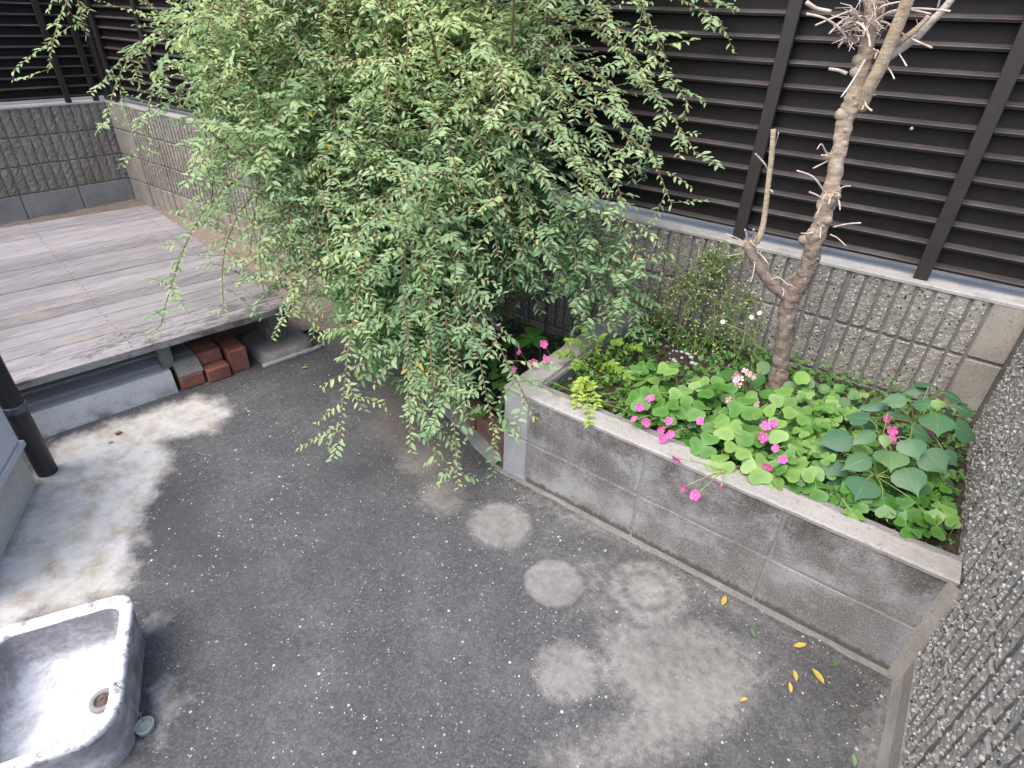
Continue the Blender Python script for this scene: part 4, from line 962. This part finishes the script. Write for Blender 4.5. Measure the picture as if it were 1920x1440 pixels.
def flower(t, c, n, r, mat='pink', np_=5, name='flower', stem=None):
    b = MB(); n = n.normalized(); x = n.orthogonal().normalized(); y = n.cross(x); a0 = R.uniform(0, 6.28)
    for k in range(np_):
        a = a0 + 2 * pi * k / np_; d = x * cos(a) + y * sin(a); s = n.cross(d)
        k1, k2 = R.uniform(.6, 1.5), R.uniform(.85, 1.08); pr_ = [(.12, .10, .04), (.5 * k2, .34, .22 * k1), (.82 * k2, .44, .34 * k1), (1.0 * k2, .2, .30 * k1)]
        ring = [V(c)] + [c + d * (u * r) + s * (q * r) + n * (h * r) for u, q, h in pr_] + [c + d * (u * r) - s * (q * r) + n * (h * r) for u, q, h in pr_[::-1]]
        o = len(b.v); b.add(ring, [(0, 1, 8), (1, 2, 7, 8), (2, 3, 6, 7), (3, 4, 5, 6)], 0, True)
        for i in (0, 1, 8): b.t[o + i] = 0
    b.lathe([(r * .16, r * .02), (r * .1, r * .2), (.0002, r * .24)], 7, c, 1)
    if stem: 
        pts = catmull([V(p) for p in stem] + [c], 4); b.tube(pts, .0014, 5, 2)
    b.tube([c, c - n * r * .55], [.0022, .0012], 5, 2)
    return b.build(name, [M[mat], M['eye'], M['stem']], t)
SO1 = thing('wood_sorrel', 'large pink-flowered wood sorrel with broad three-part leaves in the planter', 'plant', (.75, .3, .32))
OX = [(1212, 712, .40, .052), (1255, 690, .46, .046), (1200, 745, .43, .050), (1245, 762, .43, .046), (1300, 765, .43, .055), (1330, 728, .45, .050), (1395, 762, .44, .056), (1365, 800, .44, .048), (1410, 812, .44, .050), (1260, 775, .42, .045), (1322, 835, .40, .044), (1420, 875, .40, .050), (1450, 805, .45, .046),
      (1498, 775, .45, .044), (1470, 745, .44, .046), (1490, 830, .42, .044), (1500, 885, .40, .046), (1545, 880, .40, .040), (1520, 800, .43, .038), (1375, 740, .42, .046), (1430, 770, .45, .042), (1280, 740, .42, .044), (1340, 790, .42, .046), (1385, 840, .42, .046), (1445, 900, .38, .044), (1525, 845, .41, .038), (1350, 870, .385, .042), (1465, 860, .41, .04), (1600, 965, .372, .030),
      (1530, 915, .38, .04), (1235, 735, .41, .042), (1310, 715, .42, .04)]
for x, y, z, L in OX:
    c = atz(x, y, z); root = V((c.x * .8 + .75 * .2, c.y * .55 + .3 * .45, .325)); sorrel_leaf(SO1, c, root, L * .92, R.choice((.42, .55, .68, .8)) + R.gauss(0, .06))
for _ in range(190):
    x = R.uniform(1180, 1780); y = 700 + (x - 1190) * .36 + R.uniform(-25, 105); z = R.uniform(.34, .40)
    c = atz(x, y, z)
    if c.y < .09 or c.y > .75 or c.x > 1.262: continue
    root = V((c.x + R.uniform(-.03, .03), max(.13, c.y + R.uniform(-.02, .05)), .32)); sorrel_leaf(SO1, c, root, R.uniform(.018, .038), R.choice((.15, .25, .4, .5)) + R.gauss(0, .06))
# smaller yellow-green sorrel at the back
SO3 = thing('wood_sorrel', 'smaller yellow-green wood sorrel crowding the foot of the bare tree on its right', 'plant', (.93, .5, .32))
for _ in range(60):
    x = R.uniform(1470, 1620); y = R.uniform(735, 860); c = atz(x, y, R.uniform(.37, .43))
    if c.y > .8 or c.y < .14: continue
    sorrel_leaf(SO3, c, V((c.x + R.uniform(-.02, .02), c.y + R.uniform(-.02, .03), .32)), R.uniform(.018, .028), R.uniform(.55, .95))
FL = [(1190, 788, .40), (1212, 791, .40), (1219, 748, .44), (1200, 763, .42), (1257, 814, .395), (1242, 822, .385), (1239, 806, .39), (1313, 790, .45), (1436, 799, .46), (1449, 794, .465), (1455, 841, .43), (1468, 862, .42), (1441, 874, .415), (1253, 790, .42), (1430, 820, .44)]
for x, y, z in FL:
    c = atz(x, y, z); rd = V((c.x + .05, c.y + .10, .34)); flower(SO1, c, (CAM_POS - c).normalized() + V((R.gauss(0, .5), R.gauss(0, .4), R.gauss(.2, .4))), R.uniform(.0115, .0165), stem=[rd, rd.lerp(c, .5) + V((0, 0, .03))])
# stalk that leans out over the planter edge
for x, y, yy in ((1270, 860, -.03), (1283, 913, -.055), (1304, 929, -.055), (1352, 911, -.035)):
    c = aty(x, y, yy); j = atz(1365, 880, .375)
    flower(SO1, c, V((R.gauss(-.3, .3), -1, R.gauss(-.1, .4))), R.uniform(.013, .0175), stem=[V((.82, .22, .35)), j, j.lerp(c, .55) + V((0, -.01, .01))])
# bed left of the planter
SO2 = thing('wood_sorrel', 'pink-flowered wood sorrel in the brick-edged bed, behind the planter corner', 'plant', (-.15, .3, .09))
for x, y, z, L in ((965, 640, .34, .060), (1000, 632, .34, .060), (955, 690, .22, .030), (945, 700, .2, .03), (925, 700, .2, .032), (900, 690, .2, .03), (935, 720, .18, .035), (915, 740, .17, .035), (890, 730, .16, .035), (940, 755, .17, .04), (900, 770, .15, .035), (865, 720, .16, .03), (925, 680, .22, .03)):
    c = atz(x, y, z); sorrel_leaf(SO2, c, V((c.x, c.y + .05, .09)), L * .9, R.uniform(.25, .55))
for x, y, z in ((903, 606, .36), (914, 616, .35), (930, 614, .35), (1020, 645, .43), (1022, 673, .41), (975, 660, .40), (1000, 679, .40), (963, 692, .36), (797, 718, .2), (789, 727, .19), (810, 724, .19), (818, 729, .18)):
    c = atz(x, y, z); flower(SO2, c, (CAM_POS - c).normalized() + V((R.gauss(0, .4), R.gauss(0, .4), R.gauss(0, .3))), R.uniform(.0115, .016), stem=[V((c.x * .9 - .02, c.y + .08, .1)), V((c.x + .0, c.y + .06, c.z * .75))])

# ------------------------------------------------------------------ POINTED-LEAF SEEDLING
sd0 = V((1.12, .30, .32)); TL = thing('tree_seedling', 'leafy seedling with broad pointed blue-green leaves in the planter corner', 'plant', tuple(sd0))
TLV = [(1020, 198, 900, 120, 110, .58, .5), (1020, 200, 790, 245, 70, .57, .35), (850, 295, 615, 305, 120, .56, .5), (1040, 330, 850, 320, 110, .55, .6), (700, 330, 430, 365, 80, .52, .4), (550, 450, 330, 415, 130, .52, .5), (690, 400, 965, 432, 60, .53, .5), (1085, 405, 1100, 592, 240, .52, .5), (1240, 345, 1435, 432, 100, .52, .55), (1150, 240, 1335, 330, 80, .55, .4),
       (1225, 510, 1470, 612, 180, .49, .4), (885, 530, 1090, 605, 150, .50, .5), (595, 550, 410, 645, 105, .49, .6), (415, 590, 115, 640, 190, .47, .42), (555, 750, 320, 845, 150, .46, .62), (725, 700, 725, 865, 280, .46, .62), (860, 605, 950, 775, 190, .49, .5), (985, 700, 1190, 892, 220, .46, .52), (1140, 700, 1265, 832, 120, .45, .4), (825, 835, 955, 1055, 300, .44, .52),
       (535, 925, 435, 1100, 250, .42, .45), (655, 1062, 700, 1255, 220, .40, .5), (300, 780, 215, 905, 200, .42, .3), (300, 700, 90, 745, 110, .43, .3), (900, 1000, 960, 1110, 220, .40, .2), (1040, 1245, 960, 1300, 140, .38, .3), (670, 570, 680, 690, 75, .52, .8), (1090, 295, 1090, 385, 100, .55, .9), (1150, 420, 1270, 470, 140, .46, .25), (480, 460, 640, 520, 120, .44, .2), (250, 920, 330, 1030, 160, .38, .2), (1140, 960, 1240, 1050, 130, .37, .3), (700, 960, 850, 1060, 200, .37, .15)]
def pointed(t, p0, p1, wd, tint, mat, name='leaf', pet=None):
    d = p1 - p0; L = d.length; d.normalize(); n = (V((0, 0, 1)) * .75 + (CAM_POS - p0).normalized() * .65); s = n.cross(d).normalized(); n = d.cross(s)
    b = MB(); b.tint = tint; prof = [(0, .0), (.04, .52), (.18, .92), (.36, 1.0), (.54, .84), (.68, .50), (.79, .20), (.88, .08), (1., .0)]; vs = []; fs = []; cu = R.uniform(.06, .2); fo = R.uniform(.08, .22)
    for q, h in prof:
        z = -cu * q * q * L
        for sg in (-1, -.5, 0, .5, 1): vs.append(p0 + d * (q * L) + s * (sg * h * wd / 2) + n * (z + fo * abs(sg) * h * wd / 2 - .12 * wd * (sg * h) ** 2))
    for i in range(len(prof) - 1):
        for j in range(4): fs.append((i * 5 + j, i * 5 + 5 + j, i * 5 + 6 + j, i * 5 + 1 + j))
    b.add(vs, fs, 0, True)
    b.tube([p0 + n * .0006, p0 + d * (L * .5) + n * (.0004 - cu * .25 * L), p0 + d * (L * .9) + n * (.0002 - cu * .8 * L)], [.0007, .0005, .0002], 4, 1)
    if pet: b.tube(catmull([pet, pet.lerp(p0, .6) + V((0, 0, .012)), p0 + n * .0003], 4), .0011, 5, 1)
    return b.build(name, [mat, M['stem']], t)
hub = [atz(1500 + 640 / 4.235, 680 + 640 / 4.235, .46), atz(1500 + 900 / 4.235, 680 + 470 / 4.235, .48), atz(1500 + 1010 / 4.235, 680 + 330 / 4.235, .50), atz(1500 + 600 / 4.235, 680 + 900 / 4.235, .40)]
for q in hub: q.x = min(q.x, 1.24)
b = MB()
for q in hub: b.tube(catmull([sd0 - V((0, 0, .01)), sd0.lerp(q, .5) + V((0, 0, .03)), q], 5), crad([.0035, .003, .0018], 5), 6)
b.build('stem', M['stem'], TL)
def S5(x, y, z):
    p = atz(1500 + x / 4.235, 680 + y / 4.235, z); p.x = min(p.x, 1.262); return p
for x0, y0, x1, y1, wd, z, tn in TLV:
    p0 = S5(x0, y0, z); p1 = S5(x1, y1, z - .022); px = (p0 - CAM_POS).length / FPX / 4.235
    if (p1 - p0).length < .02: p1 = p0 + V((0, -.03, -.02))
    pointed(TL, p0, p1, min(wd * px * .95, .085), tn + R.gauss(0, .05), M['tallow'], pet=min(hub, key=lambda h: (h - p0).length))
FLS = thing('wood_sorrel', 'lone pink wood sorrel stalk flowering between the seedling leaves', 'plant', (1.1, .4, .32))
for x, y in ((1665, 785), (1672, 808), (1673, 824), (1747, 808)):
    c = atz(x, y, .46); flower(FLS, c, (CAM_POS - c).normalized() + V((R.gauss(0, .5), 0, .1)), .014, stem=[V((c.x, c.y + .02, .33)), V((c.x, c.y + .015, .40))])

# ------------------------------------------------------------------ BEGONIA
BG = thing('begonia', 'small begonia with pale pink blossoms and round glossy leaves, by the tree foot', 'plant', tuple(atz(1395, 748, .32)))
def roundleaf(t, c, n, L, tint, mat, root, name='leaf'):
    b = MB(); b.tint = tint; n = n.normalized(); x = n.orthogonal().normalized(); a0 = R.uniform(0, 6.28); y = n.cross(x); vs = [c]; fs = []
    for ring, (q, h) in enumerate(((.5, .06), (1., R.uniform(.0, .22)))):
        for k in range(12):
            a = a0 + 2 * pi * k / 12; r = L * q * (1 - (.28 if k == 0 else .06 if k in (1, 11) else 0) * q); vs.append(c + (x * cos(a) + y * sin(a)) * r + n * (h * L))
    fs = [(0, 1 + k, 1 + (k + 1) % 12) for k in range(12)] + [(1 + k, 13 + k, 13 + (k + 1) % 12, 1 + (k + 1) % 12) for k in range(12)]
    b.add(vs, fs, 0, True); b.tube([root, root.lerp(c, .6) + V((0, 0, .01)), c], .0013, 5, 1); return b.build(name, [mat, M['stem']], t)
r0 = atz(1395, 750, .32)
for x, y, z, L, tn in ((1365, 702, .42, .024, .2), (1418, 715, .42, .030, .15), (1355, 740, .40, .026, .3), (1440, 740, .40, .026, .5), (1345, 715, .41, .024, .75), (1330, 745, .40, .026, .3), (1372, 735, .40, .022, .7), (1410, 745, .41, .022, .8), (1430, 690, .40, .026, .3)):
    c = atz(x, y, z); roundleaf(BG, c, V((R.gauss(0, .3), -.5 + R.gauss(0, .3), 1)), L, tn, M['gloss'], r0)
for x, y, z in ((1376, 706, .455), (1384, 702, .46), (1380, 714, .45), (1388, 710, .452), (1397, 696, .465), (1404, 700, .46), (1411, 706, .455), (1384, 721, .44), (1366, 749, .42), (1420, 758, .42)):
    c = atz(x, y, z); flower(BG, c, (CAM_POS - c).normalized() + V((R.gauss(0, .6), R.gauss(0, .5), R.gauss(0, .4))), R.uniform(.010, .014), 'blush', 4, stem=[r0, r0.lerp(c, .6)])
RL = thing('round_leaf_plant', 'low plant with round bright green leaves right of the tree foot, against the wall', 'plant', tuple(atz(1530, 760, .32)))
for x, y, z, L, tn in ((1503, 710, .44, .026, .95), (1512, 720, .42, .026, .3), (1544, 730, .41, .018, .4), (1574, 728, .40, .018, .5), (1557, 740, .40, .018, .8), (1582, 755, .39, .02, .2), (1535, 760, .38, .022, .8), (1566, 745, .39, .014, .5), (1480, 725, .40, .02, .3), (1600, 740, .38, .02, .4)):
    c = atz(x, y, z); roundleaf(RL, c, V((R.gauss(0, .3), -.7, .8)), L, tn, M['gloss'], V((c.x, c.y + .01, .32)))

# ------------------------------------------------------------------ WEEDS AT THE BACK OF THE PLANTER
WD = thing('flowering_weed', 'straggly weed with tiny pale yellow flowers leaning on the back wall', 'plant', (.42, .7, .32))
st = MB(); lf = MB(); fl = MB()
def WP(x, y, Y): return aty(x, y, Y)
STM = [[(1250, 720), (1270, 640), (1310, 560), (1370, 490)], [(1330, 720), (1340, 620), (1345, 540), (1350, 450)], [(1290, 720), (1230, 640), (1190, 560), (1170, 500)], [(1370, 720), (1372, 620), (1352, 520), (1340, 470)], [(1240, 700), (1290, 560), (1330, 500), (1400, 470)], [(1200, 690), (1215, 620), (1260, 560), (1330, 520)], [(1310, 720), (1300, 650), (1260, 600), (1215, 560)], [(1280, 720), (1320, 640), (1380, 580), (1410, 560)], [(1250, 700), (1225, 650), (1180, 620), (1150, 600)], [(1360, 710), (1390, 650), (1400, 600), (1390, 540)], [(1300, 700), (1310, 600), (1290, 540), (1250, 470)], [(1180, 700), (1170, 640), (1190, 580), (1230, 540)], [(1220, 700), (1240, 600), (1280, 520), (1340, 480)]]
for k, s in enumerate(STM):
    Y0 = R.uniform(.62, .74); pts = catmull([WP(x + R.uniform(-6, 6), y, Y0 + (.84 - Y0) * (i / 3) ** .7) for i, (x, y) in enumerate(s)], 8); st.tube(pts, [.0022 - .0013 * i / len(pts) for i in range(len(pts))], 5)
    for i, p in enumerate(pts[4:]):
        for _ in range(2):
            d = V((R.gauss(0, 1), R.gauss(-.5, .6), R.gauss(.1, .6))).normalized(); l = R.uniform(.03, .09); e = p + d * l + V((0, 0, -.01)); e.y = min(e.y, .865)
            st.tube([p, p.lerp(e, .5) + V((0, 0, .006)), e], .0006, 3, cap=False)
            for q in range(R.choice((1, 2, 3))):
                lf.tint = R.uniform(.1, .8); lf.leaf(p.lerp(e, R.random()), V((R.gauss(0, 1), R.gauss(-.4, .5), R.gauss(-.1, .6))).normalized(), V((R.gauss(0, .4), -.5, 1)).normalized(), R.uniform(.012, .032), R.uniform(.006, .012), .2, .2)
            for q in range(R.choice((0, 1, 1, 2))):
                c = e + V((R.uniform(-.015, .015), R.uniform(-.015, .01), R.uniform(-.012, .015))); c.y = min(c.y, .868); fl.tint = .6; q_ = R.uniform(.9, 1.5); fl.lathe([(.0002, -.0022 * q_), (.0028 * q_, -.001), (.0026 * q_, .0012), (.0002, .0026 * q_)], 5, c)
st.build('stems', M['stem'], WD, 'stuff'); lf.build('leaves', M['weed'], WD, 'stuff'); fl.build('florets', M['floret'], WD, 'stuff')
for x0, y0, x1, y1, wd in ((1345, 585, 1335, 615, .014), (1335, 615, 1315, 650, .018), (1330, 470, 1300, 500, .014), (1352, 560, 1370, 590, .008), (1240, 580, 1222, 600, .010), (1375, 680, 1390, 640, .02)):
    pointed(WD, WP(x0, y0, .80), WP(x1, y1, .78), wd, .5, M['weed'])
DY = thing('fleabane', 'slender fleabane with three small white daisies, left of the tree trunk', 'plant', tuple(WP(1405, 720, .66)))
b = MB(); j = WP(1415, 640, .68)
for x, y in ((1409, 594), (1424, 586), (1355, 604)): b.tube(catmull([WP(1405, 720, .66), j, WP(x, y, .67)], 5), .0014, 5)
b.build('stem', M['stem'], DY)
for x, y in ((1409, 595), (1424, 587), (1355, 604)):
    c = WP(x, y, .665); flower(DY, c, (CAM_POS - c).normalized() + V((0, 0, .4)), .008, 'white', 9)
for x0, y0, x1, y1 in ((1412, 640, 1436, 660), (1415, 650, 1395, 630), (1418, 620, 1432, 606), (1410, 670, 1440, 640), (1405, 680, 1385, 700), (1412, 660, 1446, 690)):
    pointed(DY, WP(x0, y0, .67), WP(x1, y1, .65), .018, .35, M['weed'])
# bright sprawling shrublet by the planter corner
BS = thing('small_shrub', 'small yellow-green shrub trailing over the planter rim near its left corner', 'shrub', (.2, .35, .32))
st = MB(); cnt = 0; lv2 = []
for (x0, y0, z0, x1, y1, z1) in ((1110, 690, .33, 1065, 640, .46), (1110, 690, .33, 1130, 630, .47), (1120, 690, .33, 1165, 640, .46), (1110, 690, .33, 1090, 610, .48), (1100, 700, .33, 1075, 690, .40), (1120, 700, .33, 1160, 690, .40), (1100, 720, .34, 1085, 730, .40), (1090, 715, .34, 1105, 795, .37), (1095, 720, .34, 1120, 760, .385), (1085, 715, .34, 1080, 760, .38), (1140, 690, .33, 1200, 650, .44), (1130, 700, .33, 1180, 710, .40), (1090, 700, .33, 1050, 665, .42)):
    p0, p1 = atz(x0, y0, z0), atz(x1, y1, z1)
    if y1 > 780: p1 = aty(1105, 795, -.012)
    pts = catmull([p0, p0.lerp(p1, .55) + V((0, 0, .035)), p1], 6); st.tube(pts, .0012, 4)
    for i in range(2, len(pts)):
        for s in (1, -1, 1):
            t = (pts[i] - pts[i - 1]).normalized(); sv = t.cross(V((0, -.4, 1))).normalized(); d = (sv * s + t * .6 + V((R.gauss(0, .3), R.gauss(0, .3), R.gauss(0, .3)))).normalized()
            lv2.append((pts[i], d, R.uniform(.014, .024), (.75 if y1 > 725 else .35) + R.gauss(0, .15)))
st.build('stems', M['stem'], BS)
for k, (p, d, L, tn) in enumerate(lv2):
    b = MB(); b.tint = tn; b.leaf(p, d, V((0, -.5, 1)), L, L * .55, .25, .2); b.build('leaf', M['bright'], BS)
# grass blades
GR = MB()
for _ in range(90):
    p = atz(R.uniform(1020, 1250), R.uniform(690, 790), .32)
    if p.y < .12 or p.x < .12: p = V((R.uniform(.14, .5), R.uniform(.13, .4), .32))
    d = V((R.gauss(0, .6), R.gauss(-.2, .5), 1)).normalized(); l = R.uniform(.06, .14); GR.tint = R.uniform(.3, .8)
    e = p + d * l + V((d.x * .05, d.y * .05, -.02)); GR.tube([p, p + d * l * .55, e], [.0011, .0009, .0003], 3)
for s in ([(1040, 735, .37), (1000, 720, .375), (975, 705, .38)], [(1150, 760, .36), (1090, 740, .37), (1030, 715, .378)], [(1180, 770, .36), (1120, 755, .37), (1035, 740, .374)], [(1120, 700, .4), (1090, 690, .42), (1060, 690, .44)]):
    GR.tube(catmull([atz(*q) for q in s], 5), .0010, 4)
GR.build('grass', M['bright'], None, 'stuff')
# low clover carpet and other ground cover in the planter and bed
CV = MB()
def tri(c, L):
    n = V((R.gauss(0, .3), R.gauss(-.3, .3), 1)).normalized(); a0 = R.uniform(0, 6.28)
    for k in range(3):
        a = a0 + k * 2.09; d = V((cos(a), sin(a), 0)); d = (d - n * d.dot(n)).normalized(); CV.leaf(c, d, n, L, L * .95, .15, .05)
for _ in range(2600):
    x, y = R.uniform(.11, 1.265), R.uniform(.11, .87)
    if x > 1.12 and y < .3 and R.random() < .5: continue
    if abs(x - .36) < .07 and abs(y - .60) < .08: continue
    CV.tint = R.uniform(.05, .6); tri(V((x, y, .325 + R.random() ** 2 * .07)), R.uniform(.007, .013))
for _ in range(420):
    x = R.uniform(-.85, -.01); y = R.uniform(.12 + max(0, -x) * .33, .86); CV.tint = R.uniform(.0, .4); tri(V((x, y, .095 + R.random() ** 2 * .08)), R.uniform(.008, .015))
CV.build('clover', M['oxalis'], None, 'stuff')
for x, y in ((1235, 690), (1248, 684), (1262, 680), (1230, 682), (1275, 690), (1255, 694), (1222, 676), (1242, 677), (1490, 750), (1740, 980), (1752, 990), (1745, 1000), (1735, 970)): pass
GV = MB()
for _ in range(26):
    p = V((.36 + R.gauss(0, .05), .60 + R.gauss(0, .05), .335 + R.random() * .015)); r = R.uniform(.004, .011); GV.lathe([(.0003, -r * .6), (r, -r * .1), (r * .8, r * .4), (.0003, r * .6)], 6, p)
for _ in range(25):
    p = V((R.uniform(1.12, 1.25), R.uniform(.13, .3), .325)); r = R.uniform(.003, .006); GV.lathe([(.0003, -r * .6), (r, -r * .1), (r * .8, r * .4), (.0003, r * .6)], 6, p)
GV.build('gravel', M['gravel'], None, 'stuff')

# ------------------------------------------------------------------ FALLEN LEAVES, DEBRIS
LT = MB()
for _ in range(150):
    q = R.random()
    if q < .45: p = V((R.uniform(.0, 1.25), -.022 - abs(R.gauss(0, .018)), .004))
    elif q < .7: p = V((1.25 - abs(R.gauss(0, .05)), -.04 - abs(R.gauss(0, .10)), .004))
    else: p = V((R.uniform(-.9, -.1), 0, .004)); p.y = .02 - p.x * .33 - abs(R.gauss(0, .09))
    LT.tint = R.random(); d = V((R.gauss(0, 1), R.gauss(0, 1), R.uniform(-.1, .3))).normalized(); l = R.uniform(.004, .013); LT.leaf(p, d, V((R.gauss(0, .3), R.gauss(0, .3), 1)), l, l * R.uniform(.25, .5), .3, .1)
m = NT('dry_litter', .9); m.col(m.ramp(m.attr('tint').outputs['Fac'], (0., (.07, .045, .03)), (.6, (.17, .11, .065)), (1., (.34, .25, .12)))); M['litter'] = m.mat
LT.build('leaf_litter', M['litter'], None, 'stuff')
FLV = [(1357, 1127, 26, 1.0, 'yellow', 'curled yellow leaf fallen by the foot of the planter, farthest left of the yellow ones'), (1500, 1211, 26, .2, 'yellow', 'yellow leaf fallen nearest the planter foot on the right'), (1533, 1268, 30, 1.9, 'yellow', 'large pointed yellow leaf fallen on the concrete, rightmost of all'), (1490, 1267, 22, 1.4, 'yellow', 'slim yellow leaf fallen just left of the large pointed one'),
       (1481, 1290, 20, 1.3, 'yellow', 'small yellow leaf fallen just below the slim one'), (1394, 1313, 17, .3, 'yellow', 'orange-yellow leaf fallen on the pale stain, nearest the viewer'), (1410, 1187, 20, 1.6, 'leaf', 'green leaf fallen on the dark concrete by the planter'), (1600, 1426, 22, 1.2, 'leaf', 'green leaf fallen at the bottom edge by the near wall'), (1567, 1246, 20, .5, 'weed', 'dark withered leaf curled on the concrete by the planter foot'), (572, 690, 15, .3, 'yellow', 'thin orange-brown leaf on the ground before the deck footing')]
for x, y, px, az, mt, lab in FLV:
    p = atz(x, y, .003); L = px / FPX * (p - CAM_POS).length * .88; b = MB(); b.tint = .45 + R.uniform(-.3, .3); d = V((cos(az + .64), sin(az + .64), .02))
    vs = []; fs = []; wd = L * .38
    for q, h in ((0, 0), (.2, .7), (.45, 1), (.7, .8), (1, 0)):
        s = V((-d.y, d.x, 0)); vs += [p + d * (q - .5) * L + s * sg * h * wd / 2 + V((0, 0, .004 * abs(sg) * h + .006 * (q - .4) ** 2 + .001)) for sg in (-1, 0, 1)]
    for i in range(4):
        for j_ in range(2): fs.append((i * 3 + j_, i * 3 + 3 + j_, i * 3 + 4 + j_, i * 3 + 1 + j_))
    b.add(vs, fs, 0, True); tag(b.build('fallen_leaf', M[mt]), lab, 'leaf', 'leaves fallen on the concrete')
b = MB(); p = atz(222, 812, .004); b.box(p.x - .008, p.x + .008, p.y - .011, p.y + .011, 0.001, .008, bev=.002); tag(b.build('brick_chip', M['brick']), 'small chip of red brick on the ground before the curb', 'brick chip')
b = MB(); p = atz(207, 829, .004); b.box(p.x - .005, p.x + .005, p.y - .008, p.y + .008, 0.001, .008, bev=.002); tag(b.build('stone_chip', M['gravel']), 'white stone chip on the ground before the curb', 'stone')
b = MB(); p = aty(1709, 242, YB + .045); b.lathe([(.0002, -.005), (.004, -.0025), (.0052, .001), (.003, .005), (.0002, .0065)], 10, p); tag(b.build('snail_shell', M['shoot']), 'tiny pale snail shell stuck to a fence slat right of the bare tree', 'shell')
